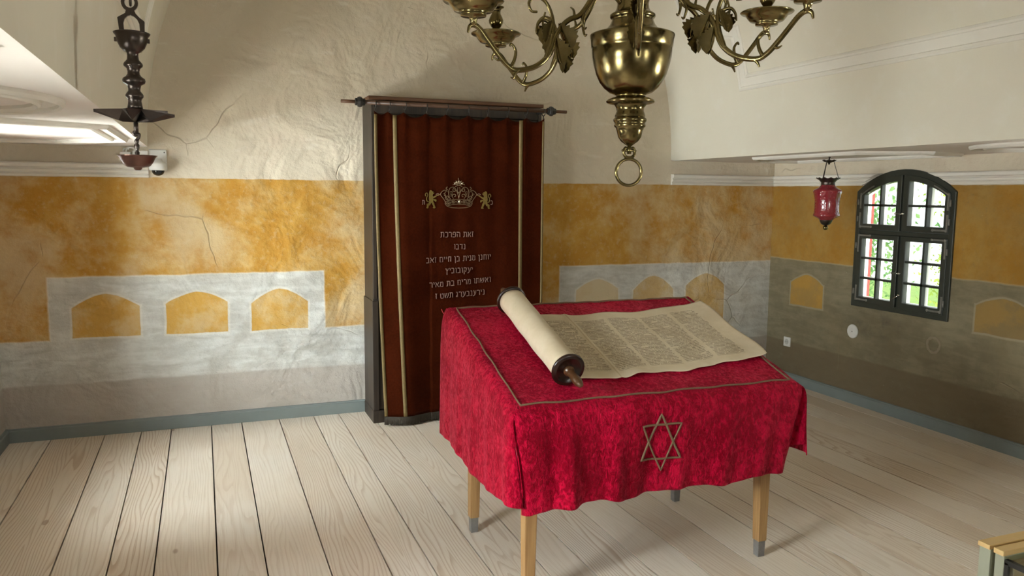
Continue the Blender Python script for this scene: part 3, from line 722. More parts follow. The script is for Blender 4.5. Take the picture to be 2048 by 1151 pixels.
for s, px, zb, wpx, sl in LINES:
    text_mesh('inscription_word', s[::-1], 1.706+(px-916.3)*.00372, zb, wpx*HM, .036, M_ROSE, sl)
x_, z_ = ex(205, 768); text_mesh('crown_letter', 'ת', x_, z_, .024, .03, M_ROSE)
x_, z_ = ex(1855, 765); text_mesh('crown_letter', 'כ', x_, z_, .02, .028, M_ROSE)
b = B(); M_REDTHREAD = simple('red_embroidery_thread', (.42, .03, .03), .5)
for q in ([(-.022, .036), (-.012, .014), (0, 0), (.02, .012), (.035, -.002), (.028, -.02), (.015, -.012)],):
    p3 = smooth_path([(1.598+x, 0, .785+z) for x, z in q], 5); b.tube([(p[0], cur_y(p[0], p[2])-.006, p[2]) for p in p3], .003, 6)
at(curt, b).make('small_motif', M_REDTHREAD, curt)

# ------------------------------------------------------------------ reading desk
M_OAK = wood('honey_oak', (.42, .25, .10), (.25, .13, .045), .9, .5)
M_TIP = simple('grey_worn_leg_tip', (.16, .15, .14), .6, 0, .4, 50, .3)
TX0, TX1, TY0, TY1, TZ0, TZ1 = 1.078, 2.446, 2.74, 3.64, .829, 1.111
def topz(y): return TZ0+(y-TY0)*(TZ1-TZ0)/(TY1-TY0)
desk = thing('reading_desk', 'slant-topped wooden reading desk on four tapered legs under the red cloth', 'table', (1.765, 3.2, 0))
b = B(); y0, y1 = TY0+.035, TY1-.035
vs = [(x, y, topz(y)-dz) for x in (TX0+.035, TX1-.035) for y in (y0, y1) for dz in (.05, .022)]
b.add(vs, [(0, 1, 3, 2), (4, 6, 7, 5), (0, 4, 5, 1), (2, 3, 7, 6), (0, 2, 6, 4), (1, 5, 7, 3)]); at(desk, b).make('desk_top', M_OAK, desk)
b = B()
for x in (1.16, 2.352):
    vs = [(xx, y, z) for xx in (x, x+.022) for y in (2.83, 3.57) for z in (.70, topz(y)-.052)]
    b.add(vs, [(0, 1, 3, 2), (4, 6, 7, 5), (0, 4, 5, 1), (2, 3, 7, 6), (0, 2, 6, 4), (1, 5, 7, 3)])
b.box(1.18, 2.36, 2.83, 2.852, .70, topz(2.83)-.052); b.box(1.18, 2.36, 3.548, 3.57, .70, topz(3.55)-.052)
at(desk, b).make('apron', M_OAK, desk)
for x in (1.19, 2.345):
    for y in (2.85, 3.55):
        sx = 1 if x < 1.7 else -1; sy = 1 if y < 3.2 else -1
        b = B(); b.taper((x, y, .075), .0225, (x+sx*.006, y+sy*.006, topz(y)-.06), .033); l = at(desk, b).make('leg', M_OAK, desk, bevel=.003)
        b = B(); b.taper((x, y, 0), .0175, (x, y, .075), .0195); t = at(desk, b).make('leg_tip', M_TIP, l, bevel=.002); t['label'] = 'grey worn leg tip'

# ------------------------------------------------------------------ tablecloth
def velvet_red():
    t = NT('crushed_red_velvet'); o = t.obj()
    n1 = t.noise(o, 3.2, 4, .6, .5); n2 = t.noise(t.scale(o, (1, 1, .6)), 62, 3, .6, .6); n3 = t.noise(t.scale(o, (1, 1, .5)), 130, 3, .65, .3)
    patch = t.step(t.add(t.mul(n1, .35), t.add(t.mul(n2, .45), t.mul(n3, .2))), .43, .60)
    col = t.mix(patch, (.19, .001, .008), (.50, .004, .034))
    h = t.add(t.mul(n2, .8), t.mul(n3, .45))
    return t.set(col=col, rough=t.sub(.66, t.mul(patch, .26)), spec=.5, stint=(1, .05, .16, 1), sheen=.3, sheenr=.3, sheent=(1, .03, .13, 1), nor=t.bump(h, .8, .02))
M_RED_VELVET = velvet_red()
cloth = thing('tablecloth', 'crimson crushed velvet cloth with gold braid and a star draped over the slanted reading desk', 'tablecloth', (1.765, 3.2, .9))
clean = lambda v, a, c_: max(a, min(c_, v))
def edge_ease(t): return 1-math.exp(-t*9)
b = B()
# top
NX, NYY = 120, 90
def top_pt(u, v):
    x, y = lerp(TX0, TX1, u), lerp(TY0, TY1, v); e = min(u*(TX1-TX0), (1-u)*(TX1-TX0), v*.94, (1-v)*.94)
    z = topz(y) - .012*math.exp(-e/.010) + .0022*sin(x*23+y*11)*sin(y*17-x*6) + .0015*sin(x*51)*sin(y*43)
    return (x, y, z)
b.grid(top_pt, NX, NYY)
def ease0(t, k=9): return 1-math.exp(-t*k)
# front panel: own free side edges, soft vertical folds
def front_pt(u, v):
    t = v; xt, yt, zt = top_pt(u, 0)
    xb = lerp(1.117, 2.352, u); hem = lerp(.408, .440, clean(u*1.15, 0, 1)) + .022*math.exp(-((u-.25)/.12)**2)+.007*sin(u*15)+.004*sin(u*31)
    gl = math.exp(-u/.35)+.35
    fo = gl*t**.6*(.016*sin(u*38+1.5*sin(u*7)+t*.5)+.008*sin(u*77+2)) + .014*t*sin(u*9)
    curl = .05*math.exp(-u/.018)*t**.7 + .02*math.exp(-(1-u)/.012)*t
    return (lerp(xt, xb, t**.8), yt-.024*ease0(t, 14)-fo+curl, lerp(zt, hem, t))
b.grid(front_pt, NX, 56)
def left_pt(u, v):                                  # u 0 back .. 1 front
    t = v; xt, yt, zt = top_pt(0, 1-u)
    hem = lerp(.475, .435, u)+.012*sin(u*7+.5); yb_ = lerp(3.665, 2.715, u)
    fo = t**.7*(.006*sin(u*27)+.0035*sin(u*61+1)) + .008*t*sin(u*5)
    curl = .055*math.exp(-(1-u)/.022)*t**.7
    return (xt-.025*ease0(t, 14)-fo*.7+curl, lerp(yt, yb_, t**.8), lerp(zt, hem, t))
b.grid(left_pt, NYY, 56)
def right_pt(u, v):
    t = v; xt, yt, zt = top_pt(1, u); hem = lerp(.50, .46, u)+.015*sin(u*9+.8)
    fo = t**.7*(.012*sin(u*30)+.006*sin(u*66))
    return (xt+.033*ease0(t, 14)+fo*.6-.05*math.exp(-u/.03)*t*(1-.6*t), lerp(yt, lerp(2.70, 3.66, u), t**.8), lerp(zt, hem, t))
b.grid(right_pt, NYY, 50)
def back_pt(u, v):
    t = v; xt, yt, zt = top_pt(1-u, 1); hem = .52+.012*sin(u*9)
    fo = t**.7*(.012*sin(u*50)+.006*sin(u*91))
    return (lerp(xt, lerp(2.44, 1.066, u), t), yt+.027*ease0(t, 14)+fo, lerp(zt, hem, t))
b.grid(back_pt, NX, 44)
def gusset(L, R, dx, dy, lift):
    def f(u, v):
        t = v*(1-lift); p, q = Vector(L(t)), Vector(R(t)); w = sin(pi*u)*min(1, v*3)**.7
        o = p.lerp(q, u); return (o.x+dx*w+.006*sin(u*9+v*3)*v, o.y+dy*w, o.z)
    b.grid(f, 14, 36)
gusset(lambda t: left_pt(1, t), lambda t: front_pt(0, t), .045, .05, .12)
gusset(lambda t: front_pt(1, t), lambda t: right_pt(0, t), -.05, .06, .16)
co = at(cloth, b).make('velvet_cloth', M_RED_VELVET, cloth, fixn=False)
bm = bmesh.new(); bm.from_mesh(co.data); bmesh.ops.remove_doubles(bm, verts=bm.verts, dist=.0012); bmesh.ops.recalc_face_normals(bm, faces=bm.faces); bm.to_mesh(co.data); bm.free()
q = co.modifiers.new('thickness', 'SOLIDIFY'); q.thickness = .004; q.offset = -1
M_CORD = simple('tarnished_gold_cord', (.20, .125, .07), .5, .35, .35, 120, .6)
def tz(x, y): return top_pt((x-TX0)/(TX1-TX0), (y-TY0)/(TY1-TY0))[2]
b = B(); cor = [(1.117, 2.768), (2.403, 2.771), (2.40, 3.607), (1.119, 3.605)]; P = []
for i in range(4):
    a, c_ = cor[i], cor[(i+1) % 4]
    for k in range(40):
        x, y = lerp(a[0], c_[0], k/40)+.002*sin(k*.7+i), lerp(a[1], c_[1], k/40)+.002*sin(k*.9+i); P.append((x, y, tz(x, y)+.0035))
b.tube(P, .0046, 8, True, flat=.7); at(cloth, b).make('gold_cord_border', M_CORD, cloth)
def fr(x, z):                                       # front panel surface near (x, z)
    u = (x-TX0)/(TX1-TX0)
    for _ in range(6):
        t = clean((z-TZ0+.012)/((lerp(.408, .44, u))-TZ0+.012), 0, 1); p = front_pt(u, t); u += (x-p[0])/(TX1-TX0); u = clean(u, 0, 1)
    p = front_pt(u, t); return (x, p[1]-.004, z)
b = B()
for tri in ([(1.718, .762), (1.810, .572), (1.629, .576)], [(1.631, .719), (1.812, .718), (1.722, .525)]):
    P = []
    for i in range(3):
        a, c_ = tri[i], tri[(i+1) % 3]
        for k in range(16): P.append(fr(lerp(a[0], c_[0], k/16), lerp(a[1], c_[1], k/16)))
    b.tube(P, .0048, 8, True, flat=.8)
at(cloth, b).make('star_emblem', M_CORD, cloth)

# ------------------------------------------------------------------ torah scroll
def parchment(name, text):
    t = NT(name); o = t.obj(); n = t.noise(o, 7, 5, .6); n2 = t.noise(o, 60, 4, .6)
    col = t.mix(t.step(n, .3, .7), (.60, .50, .35), (.70, .61, .46)); col = t.mix(t.mul(n2, .25), col, (.50, .38, .23))
    if text:
        uv = t.xyz(t.uv()); wob = t.mul(t.sub(t.noise(o, 9, 2), .5), .006)
        u = t.add(uv[0], wob); v = t.add(uv[1], wob); ink = None
        for k, (a, c_) in enumerate(((.045, .215), (.245, .395), (.415, .572), (.592, .745), (.768, .905))):
            vo = t.M('FRACT', t.mul(v, 46)); row = t.M('FLOOR', t.mul(v, 46)); wdt = c_-a
            jag = t.mul(t.sub(t.white(t.vec(row, k, 1)), .5), .012)
            box = t.mn(t.M('GREATER_THAN', u, a), t.M('LESS_THAN', u, t.add(c_, jag)), t.M('GREATER_THAN', v, .1), t.M('LESS_THAN', v, .885))
            cu = t.mul(t.sub(u, a), 62/wdt*.8); cell = t.M('FLOOR', cu); fc = t.M('FRACT', cu)
            let = t.white(t.vec(cell, row, k))
            body = t.mn(t.M('GREATER_THAN', vo, .24), t.M('LESS_THAN', vo, .80), t.M('LESS_THAN', fc, .84))
            stroke = t.mx(t.M('GREATER_THAN', vo, .62), t.mul(t.M('LESS_THAN', fc, .28), t.M('GREATER_THAN', let, .25)), t.mul(t.M('GREATER_THAN', fc, .56), t.M('LESS_THAN', let, .75)), t.mul(t.M('LESS_THAN', vo, .36), t.M('GREATER_THAN', let, .6)))
            gapw = t.M('GREATER_THAN', let, .12)
            para = t.M('GREATER_THAN', t.white(t.vec(t.M('FLOOR', t.mul(cell, .09)), row, k+9)), .045)
            m = t.mul(t.mul(box, body), t.mul(t.mul(stroke, gapw), para)); ink = m if ink is None else t.mx(ink, m)
        fade = t.add(.62, t.mul(t.noise(o, 5, 3), .5))
        col = t.mix(t.M('MULTIPLY', ink, fade, clamp=True), col, (.085, .05, .025))
        sd = t.ab(t.sub(u, .228)); col = t.mix(t.mul(t.step(sd, .006, .001), .45), col, (.34, .23, .11))
    return t.set(col=col, rough=.7, spec=.25, nor=t.bump(t.add(n, t.mul(n2, .3)), .2, .006))
M_PARCH = parchment('parchment', False); M_PAGE = parchment('written_parchment', True)
M_DARKW = wood('dark_polished_wood', (.030, .011, .007), (.012, .005, .004), 1.2, .25, 0)
M_HANDLE = wood('brown_polished_handle', (.11, .05, .018), (.05, .02, .008), 1.2, .3, 1)
scroll = thing('torah_scroll', 'partly unrolled parchment scroll with dark wooden roller lying on the red cloth', 'scroll', (1.8, 3.15, .97))
KS = (TZ1-TZ0)/(TY1-TY0); UP = Vector((0, -KS, 1)).normalized()
RR = .0605; RD = .072
A0 = Vector((1.357, 2.868, topz(2.868)))+UP*(RD+.004); A1 = Vector((1.357, 3.525, topz(3.525)))+UP*(RD+.004)
ax = (A1-A0).normalized(); e1 = ax.cross(UP).normalized(); e2 = e1.cross(ax)
def along(prof, n=40, fn=None):                     # (distance, radius) about the roller axis
    b = B(); vs = []
    for k, (s, r) in enumerate(prof):
        for i in range(n):
            a = 2*pi*i/n; rr = r if fn is None else fn(s, r, a); p = A0+ax*s+(e1*cos(a)+e2*sin(a))*rr; vs.append(p)
    fs = [(k*n+i, k*n+(i+1) % n, (k+1)*n+(i+1) % n, (k+1)*n+i) for k in range(len(prof)-1) for i in range(n)]
    fs += [tuple(range(n))[::-1], tuple((len(prof)-1)*n+i for i in range(n))]
    b.add(vs, fs, True); return b
LA = (A1-A0).length
at(scroll, along([(.028, .03)]+[(lerp(.022, LA-.022, k/30), RR) for k in range(31)]+[(LA-.028, .03)], 48, lambda s, r, a: r+.0012*sin(a*3+s*9)+.001*sin(s*31))).make('rolled_parchment', M_PARCH, scroll)
for e in (0, 1):
    pr = [(.004, .02), (.004, .050), (.0, .053), (-.001, .057), (.001, .062), (.002, .068), (.006, RD), (.012, RD), (.016, .069), (.018, .064), (.02, .05)] if not e else [(LA-.02, .05), (LA-.018, .064), (LA-.016, .069), (LA-.012, RD), (LA-.006, RD), (LA-.002, .068), (LA, .05)]
    o = at(scroll, along(pr, 48)).make('end_disc', M_DARKW, scroll, bevel=.0); o['label'] = 'dark turned wooden end disc'
    hp = [(.005, .022), (-.006, .023), (-.010, .017), (-.016, .014), (-.022, .018), (-.028, .014), (-.045, .0165), (-.075, .019), (-.10, .016), (-.115, .011), (-.122, .004)]
    if e: hp = [(LA-s, r) for s, r in hp][::-1]
    o = at(scroll, along(hp, 20)).make('handle', M_HANDLE, scroll); o['label'] = 'brown turned handle'
# open sheet: bottom and top edges, left side rises onto the roller
def sheet_pt(u, v):
    b0 = Vector((1.392, 2.898)); b1 = Vector((2.402, 2.955)); t0 = Vector((1.385, 3.49)); t1 = Vector((2.436, 3.505))
    lo = b0.lerp(b1, u); hi = t0.lerp(t1, u)
    lo.y += -.022*sin(u*pi)*(1-u*.3)+.009*sin(u*19)+.004*sin(u*43); hi.y += -.028*sin(u*pi)**.8 + .006*sin(u*17)
    p = lo.lerp(hi, v); p.x += (.03*sin(v*pi*1.2+.4)*u**4) + .012*u**6*sin(v*9)
    z = .0050 + .006*max(0, min(1, (u-.72)/.15)) + .003*(1+sin(u*23+v*4)) *(.3+.7*abs(v-.5)*2) + .004*(1+sin(v*7+u*9))*u**2
    z += .022*max(0, (u-.88)/.12)**2*(.2+.6*v**3+.6*(1-v)**4)
    z += .006*math.exp(-((u-.228)/.014)**2)
    if u < .05: z += .035*((.05-u)/.05)**2
    z += .010*math.exp(-((u-.30)/.05)**2)*math.exp(-v/.06)
    return Vector((p.x, p.y, topz(p.y)))+UP*z
NU2, NV2 = 120, 60
b = B(); b.grid(sheet_pt, NU2, NV2); sh = at(scroll, b).make('open_sheet', M_PAGE, scroll, fixn=False)
ul = sh.data.uv_layers.new(name='UVMap')
for lp in sh.data.loops:
    i = lp.vertex_index; ul.data[lp.index].uv = ((i % (NU2+1))/NU2, (i//(NU2+1))/NV2)
q = sh.modifiers.new('thickness', 'SOLIDIFY'); q.thickness = .0018; q.offset = -1

# ------------------------------------------------------------------ chandelier
def brass_mat():
    t = NT('aged_brass'); o = t.obj(); n = t.noise(o, 9, 5, .6); n2 = t.noise(o, 45, 4, .65)
    col = t.mix(t.step(n, .35, .7), (.155, .12, .05), (.265, .212, .098)); col = t.mix(t.mul(t.step(n2, .55, .8), .5), col, (.13, .095, .05))
    return t.set(col=col, metal=1.0, rough=t.add(.13, t.mul(n, .16)), nor=t.bump(n2, .06, .003))
M_BRASS = brass_mat()
CHX, CHY = 1.672, 2.96
ch = thing('chandelier', 'large aged brass chandelier with scrolled leafy arms hanging above the reading desk', 'chandelier', (CHX, CHY, 1.68))
def cz(Y): return 2.239-.00203*(Y*.371-100)
def cr_(u): return u*.371*.00214
prof = [(10, 788), (25, 777), (46, 760), (60, 738), (68, 705), (73, 688), (80, 682), (83, 675), (79, 668), (80, 660), (86, 652), (87, 642), (82, 634), (77, 632), (80, 625), (76, 612), (71, 598), (72, 582), (80, 568), (86, 561), (104, 558), (122, 553), (127, 546), (123, 538), (110, 531), (80, 522), (74, 514), (84, 508), (112, 497), (140, 473), (163, 442), (182, 400), (196, 350), (204, 310), (207, 270), (205, 262), (210, 256), (213, 220), (218, 200), (217, 192), (206, 187), (170, 181), (150, 172), (132, 158), (116, 138), (107, 115), (103, 108), (112, 103), (117, 96), (117, 86), (110, 80), (102, 76), (92, 68), (84, 52), (80, 30), (84, 8), (96, -8), (97, -20), (84, -28), (70, -40), (64, -70), (74, -100), (118, -130), (150, -170), (155, -210), (140, -250), (100, -290), (60, -330), (40, -380), (22, -430)]
b = B(); b.lathe([(cr_(r), cz(Y)) for r, Y in prof], 56, (CHX, CHY, 0)); at(ch, b).make('baluster_body', M_BRASS, ch)
ztop = cz(-430)
b = B(); b.tube([(CHX, CHY, ztop-.01), (CHX, CHY, VZ+VH-.02)], .011, 10); b.lathe([(.012, VZ+VH-.10), (.05, VZ+VH-.08), (.07, VZ+VH-.03), (.07, VZ+VH-.005)], 24, (CHX, CHY, 0)); at(ch, b).make('hanging_rod', M_BRASS, ch)
b = B()
for s in (-1, 1):
    b.tube(smooth_path([(CHX+s*.007, CHY, cz(850)), (CHX+s*.022, CHY, cz(838)), (CHX+s*.026, CHY, cz(815)), (CHX+s*.019, CHY, cz(798)), (CHX+s*.012, CHY, cz(800))]), .0065, 8)
b.tube([(CHX-.034, CHY, cz(812)), (CHX+.032, CHY, cz(812))], .005, 8); b.tube([(CHX, CHY, cz(784)), (CHX, CHY, cz(830))], .009, 10); b.box(CHX-.018, CHX+.018, CHY-.008, CHY+.008, cz(856), cz(842))
at(ch, b).make('shackle', M_BRASS, ch)
zr = cz(930); b = B(); b.tube([(CHX+.053*cos(a)+.0, CHY-.012*cos(a), zr+.0545*sin(a)) for a in [2*pi*k/40 for k in range(40)]], .0068, 10, True); at(ch, b).make('pull_ring', M_BRASS, ch)
def arm_pts(pts, k=7): return smooth_path([(r, 0, z) for r, z in pts], k)
LEAF = [(0, 0), (.012, -.016), (.02, -.012), (.022, -.03), (.034, -.026), (.036, -.044), (.05, -.038), (.056, -.052), (.068, -.042), (.078, -.046), (.09, -.030), (.102, -.026), (.118, -.006), (.10, .004), (.06, .008), (.02, .006)]
def taper_r(n_, a, c_): return [lerp(a, c_, k/(n_-1)) for k in range(n_)]
proto = None
dirn = math.atan2(CHX, CHY)
ARMS = [(2.5, 0), (62.5, .0), (122.5, .06), (182.5, 0), (242.5, -.02), (302.5, -.035)]
def build_arm():
    root = B()
    p = arm_pts([(.165, .12), (.20, .055), (.245, -.005), (.29, -.026), (.325, -.055), (.355, -.10), (.372, -.15), (.40, -.19), (.45, -.223), (.52, -.238), (.56, -.222), (.60, -.182), (.64, -.135), (.67, -.10), (.695, -.085), (.715, -.092), (.722, -.115)])
    root.tube(p, [.0105]*(len(p)-14)+taper_r(14, .0105, .004), 10, flat=.75)
    p = arm_pts([(.06, .06), (.10, .10), (.165, .12), (.20, .09)]); root.tube(p, .010, 8)
    p = arm_pts([(.395, -.185), (.372, -.12), (.364, -.06), (.375, -.01), (.40, .03), (.44, .045), (.47, .02), (.46, -.01), (.435, -.012)]); root.tube(p, taper_r(len(p), .0105, .005), 8, flat=.75)
    p = arm_pts([(.37, -.05), (.41, -.04), (.432, -.06), (.438, -.09)]); root.tube(p, taper_r(len(p), .008, .004), 8)
    p = arm_pts([(.366, -.085), (.39, -.10), (.40, -.085), (.41, -.05), (.40, -.01)]); root.tube(p, taper_r(len(p), .007, .004), 8)
    p = arm_pts([(.545, -.228), (.53, -.20), (.525, -.165), (.542, -.142), (.55, -.15)]); root.tube(p, taper_r(len(p), .008, .004), 8)
    p = arm_pts([(.51, -.236), (.525, -.25), (.535, -.268)]); root.tube(p, taper_r(len(p), .009, .003), 8)
    p = arm_pts([(.585, -.20), (.60, -.205), (.615, -.198)]); root.tube(p, taper_r(len(p), .008, .002), 8)
    p = arm_pts([(.225, .02), (.235, -.02), (.225, -.055), (.215, -.05)]); root.tube(p, taper_r(len(p), .008, .003), 8)
    p = arm_pts([(.27, -.02), (.275, .01), (.29, .02)]); root.tube(p, taper_r(len(p), .007, .002), 8)
    lf = B()
    for sgn, ang, (r0, z0), sc in ((1, -2.0, (.338, -.045), .95), (-1, -1.25, (.372, -.04), .8), (1, -1.75, (.352, -.10), .9)):
        for side in (-1, 1):
            ca, sa = cos(ang), sin(ang)
            def to(u, w, d, sc=sc, r0=r0, z0=z0, ca=ca, sa=sa, sgn=sgn, side=side):
                u, w = u*sc, w*sc*sgn
                return (r0+u*ca-w*sa, side*(.004+abs(w)*.55)+d, z0+u*sa+w*ca)
            n_ = len(LEAF); tr = tri_poly(LEAF); vs = [to(u, w, 0) for u, w in LEAF]+[to(u, w, .004*side) for u, w in LEAF]
            lf.add(vs, [tuple(t) for t in tr]+[tuple(n_+i for i in t) for t in tr]+[(i, (i+1) % n_, n_+(i+1) % n_, n_+i) for i in range(n_)])
    pan = B(); pan.lathe([(.012, -.088), (.014, -.07), (.018, -.056), (.048, -.054), (.05, -.046), (.046, -.042), (.072, -.036), (.086, -.020), (.094, -.006), (.112, -.002), (.116, .002), (.112, .005), (.09, .0), (.078, -.014), (.06, -.024), (.012, -.026)], 36, (.70, 0, 0))
    cup = B(); cup.lathe([(.014, -.024), (.013, .006), (.016, .014), (.012, .02), (.022, .032), (.033, .05), (.034, .062), (.028, .078), (.021, .09), (.02, .102), (.024, .112), (.036, .118), (.037, .122), (.022, .122), (.017, .06)], 28, (.70, 0, 0))
    return root, lf, pan, cup
ra, lf, pan, cup = build_arm()
for i, (deg, dz) in enumerate(ARMS):
    a = radians(deg)
    f2 = Vector((-sin(dirn), -cos(dirn))); g2 = Vector((cos(dirn), -sin(dirn))); d = f2*cos(a)+g2*sin(a); rz = math.atan2(d.y, d.x)
    if proto is None:
        A = ra.make('arm', M_BRASS, ch); kids = [lf.make('acanthus_leaf', M_BRASS, A), pan.make('drip_pan', M_BRASS, A), cup.make('candle_cup', M_BRASS, A)]; proto = (A, kids)
    else:
        A = proto[0].copy(); COL.objects.link(A); A.parent = ch
        for k in proto[1]: c_ = k.copy(); COL.objects.link(c_); c_.parent = A
    A.location = (0, 0, 2.395+dz-1.68); A.rotation_euler = (0, 0, rz)

# ------------------------------------------------------------------ hanging star lamp
M_BRONZE = simple('dark_bronze', (.075, .060, .052), .30, .9, .35, 22, .12)
M_COPPER = simple('dark_copper', (.13, .065, .05), .30, .9, .3, 22, .1)
SX, SY = -.171, 2.6
star = thing('hanging_star_lamp', 'dark bronze star-shaped oil lamp hanging near the left end of the vault', 'lamp', (SX, SY, 1.72))
zY = lambda Y: 2.096-.001471*.3213*(Y-211.6)
rX = lambda X: X*.3213*.00134
b = B(); pts_out = [(330+58*cos(a), 22+52*sin(a)) for a in [radians(d) for d in range(140, 401, 20)]]
def plate(X, Y, d): return (SX+rX(X-335), SY+d, zY(Y))
outer = [(330+62*cos(radians(d)), 28-0+60*sin(radians(d))) for d in range(150, -241+0, -20)]
circ = [2*pi*k/28 for k in range(28)]
b.ring([(330+52*cos(a), 28+52*sin(a)) for a in circ], [(330+31*cos(a), 28+31*sin(a)) for a in circ], plate, -.006, .006)
lft = [(307, 72), (300, 92), (252, 120), (262, 208), (290, 208), (288, 150), (297, 125), (315, 108), (333, 102)]
rgt_ = [(333, 102), (352, 108), (372, 125), (384, 150), (388, 215), (414, 215), (417, 135), (385, 112), (365, 92), (356, 72)]
b.poly(lft+[(333, 72)], plate, -.006, .006); b.poly(rgt_+[(333, 72)], plate, -.006, .006)
at(star, b).make('stirrup_hook', M_BRONZE, star, bevel=.0015)
sp = [(30, 668), (50, 660), (46, 640), (41, 612), (45, 600), (56, 588), (57, 578), (50, 566), (38, 552), (38, 540), (44, 518), (68, 505), (73, 492), (69, 478), (50, 466), (39, 452), (37, 436), (42, 418), (58, 405), (61, 395), (56, 384), (38, 366), (35, 345), (36, 326), (54, 316), (76, 296), (90, 268), (97, 245), (100, 228), (112, 214), (115, 207), (108, 204), (92, 218), (60, 240)]
b = B(); b.lathe([(rX(r), zY(Y)) for r, Y in sp], 36, (SX, SY, 0))
for s in (-1, 1): b.box(SX+s*rX(99)-.004, SX+s*rX(99)+.004, SY-.005, SY+.005, zY(262), zY(238))
at(star, b).make('turned_stem', M_BRONZE, star)
# six trough spouts
b = B(); zs0 = zY(700); R6 = rX(262)
for k in range(6):
    a = radians(22+60*k); d = Vector((cos(a), sin(a), 0)); n_ = Vector((-sin(a), cos(a), 0)); c0 = Vector((SX, SY, 0)); r_in = R6*.10; r_mid = R6*.42
    tip = c0+d*R6; ml = c0+d*r_mid*.9+n_*R6*.24; mr = c0+d*r_mid*.9-n_*R6*.24; cc = c0
    zt_, zb_ = zY(668), zY(742)
    rim = [Vector((cc.x, cc.y, zt_)), Vector((mr.x, mr.y, zt_)), Vector((tip.x, tip.y, zY(690)+.006)), Vector((ml.x, ml.y, zt_))]
    keel = [Vector((cc.x, cc.y, zb_)), Vector((c0.x+d.x*r_mid, c0.y+d.y*r_mid, zY(735))), Vector((tip.x, tip.y, zY(690)-.002))]
    vs = rim+keel
    b.add(vs, [(1, 2, 6, 5), (2, 3, 5, 6), (0, 1, 5, 4), (3, 0, 4, 5), (0, 3, 2, 1)])
at(star, b).make('star_basin', M_BRONZE, star)
dx = rX(22)
b = B(); b.tube([(SX+0, SY, zY(735)), (SX+0, SY, zY(808))], .0065, 8)
b.tube(smooth_path([(SX-rX(4), SY, zY(795)), (SX-rX(18), SY, zY(808)), (SX-rX(8), SY, zY(820)), (SX+rX(16), SY, zY(812)), (SX+rX(12), SY, zY(835)), (SX, SY, zY(846))]), .0045, 8)
b.lathe([(rX(r), zY(Y)) for r, Y in ((8, 1000), (14, 945), (16, 925), (9, 915), (15, 900), (17, 880), (10, 868), (16, 858), (14, 848), (6, 842))], 16, (SX, SY, 0))
at(star, b).make('drip_rod', M_BRONZE, star)
b = B(); b.lathe([(rX(r), zY(Y)) for r, Y in ((16, 1034), (26, 1026), (28, 1018), (66, 1014), (80, 1006), (97, 986), (112, 958), (122, 948), (128, 943), (120, 942), (98, 958), (74, 1000), (10, 1004))], 36, (SX, SY, 0)); o = at(star, b).make('drip_bowl', M_COPPER, star); o['label'] = 'dark copper drip bowl'
b = B(); ztop = VZ+VH*sqrt(1-((SX-VC)/VA)**2)
z = zY(20)
k = 0
while z < ztop+.02:
    e = .020; tt = [2*pi*q/14 for q in range(14)]
    b.tube([(SX+(.011*cos(a) if k % 2 else 0)+0, SY+(0 if k % 2 else .011*cos(a)), z+e*sin(a)+.008) for a in tt], .0032, 6, True); z += .031; k += 1
at(star, b).make('chain', M_BRONZE, star)

# ------------------------------------------------------------------ ruby hanging lamp
def ruby_mat():
    t = NT('ruby_glass'); o = t.obj(); n = t.noise(o, 22, 4, .6); vo = t.voro(o, 55)
    col = t.mix(n, (.20, .010, .018), (.34, .034, .048))
    return t.set(col=col, rough=.14, spec=.6, coat=.5, sss=.25, nor=t.bump(t.add(t.mul(t.step(vo, .5, .1), .6), n), .35, .006))
M_RUBY = ruby_mat()
LX, LY = 4.301, 4.659
lamp = thing('ruby_glass_lamp', 'small red glass lamp with dark metal mounts hanging beside the arched window', 'lamp', (LX, LY, 1.41))
zL = lambda Y: 1.784-.00125*.437*(Y-372)*1.0
# sketch frame 812x1151 (0.148 px per unit)
zL = lambda Y: 1.784-.0037*.148*(Y-372)
rL = lambda u: u*.148*.00345
def scal(am, n_): return lambda r, z, a, k: (r, z)
b = B(); gp = [(72, 950), (95, 935), (120, 915), (160, 895), (178, 880), (176, 865), (168, 845), (165, 800), (164, 740), (166, 680), (172, 640), (182, 590), (192, 560), (190, 545), (170, 528), (135, 510), (112, 492), (100, 478), (95, 465)]
b.lathe([(rL(r), zL(Y)) for r, Y in gp], 48, (LX, LY, 0), lambda r, z, a, k: (r*(1+.028*abs(cos(4*a))**3*(1 if 2 < k < 15 else .2)), z)); at(lamp, b).make('glass_shade', M_RUBY, lamp)
b = B(); b.lathe([(rL(r), zL(Y)) for r, Y in ((96, 480), (98, 462), (92, 455), (98, 448), (92, 440), (100, 430), (125, 405), (150, 385), (164, 376), (150, 380), (90, 425))], 48, (LX, LY, 0), lambda r, z, a, k: (r, z+(.004*cos(12*a) if k in (7, 8, 9) else 0))); at(lamp, b).make('crown_gallery', M_BRONZE, lamp)
b = B(); b.lathe([(rL(r), zL(Y)) for r, Y in ((10, 1018), (22, 1010), (48, 1002), (70, 985), (82, 962), (90, 945), (92, 934), (84, 930))], 32, (LX, LY, 0)); at(lamp, b).make('bottom_mount', M_BRONZE, lamp)
b = B(); b.ball((LX, LY, zL(1042)), rL(36), 18, 12); at(lamp, b).make('ball_finial', M_BRASS, lamp)
b = B(); b.lathe([(rL(r), zL(Y)) for r, Y in ((6, 200), (12, 192), (14, 178), (40, 170), (72, 158), (98, 140), (70, 150), (10, 158), (7, 110))], 36, (LX, LY, 0), lambda r, z, a, k: (r, z+(.003*cos(8*a) if k in (4, 5, 6) else 0)))
at(lamp, b).make('top_canopy', M_BRONZE, lamp)
b = B()
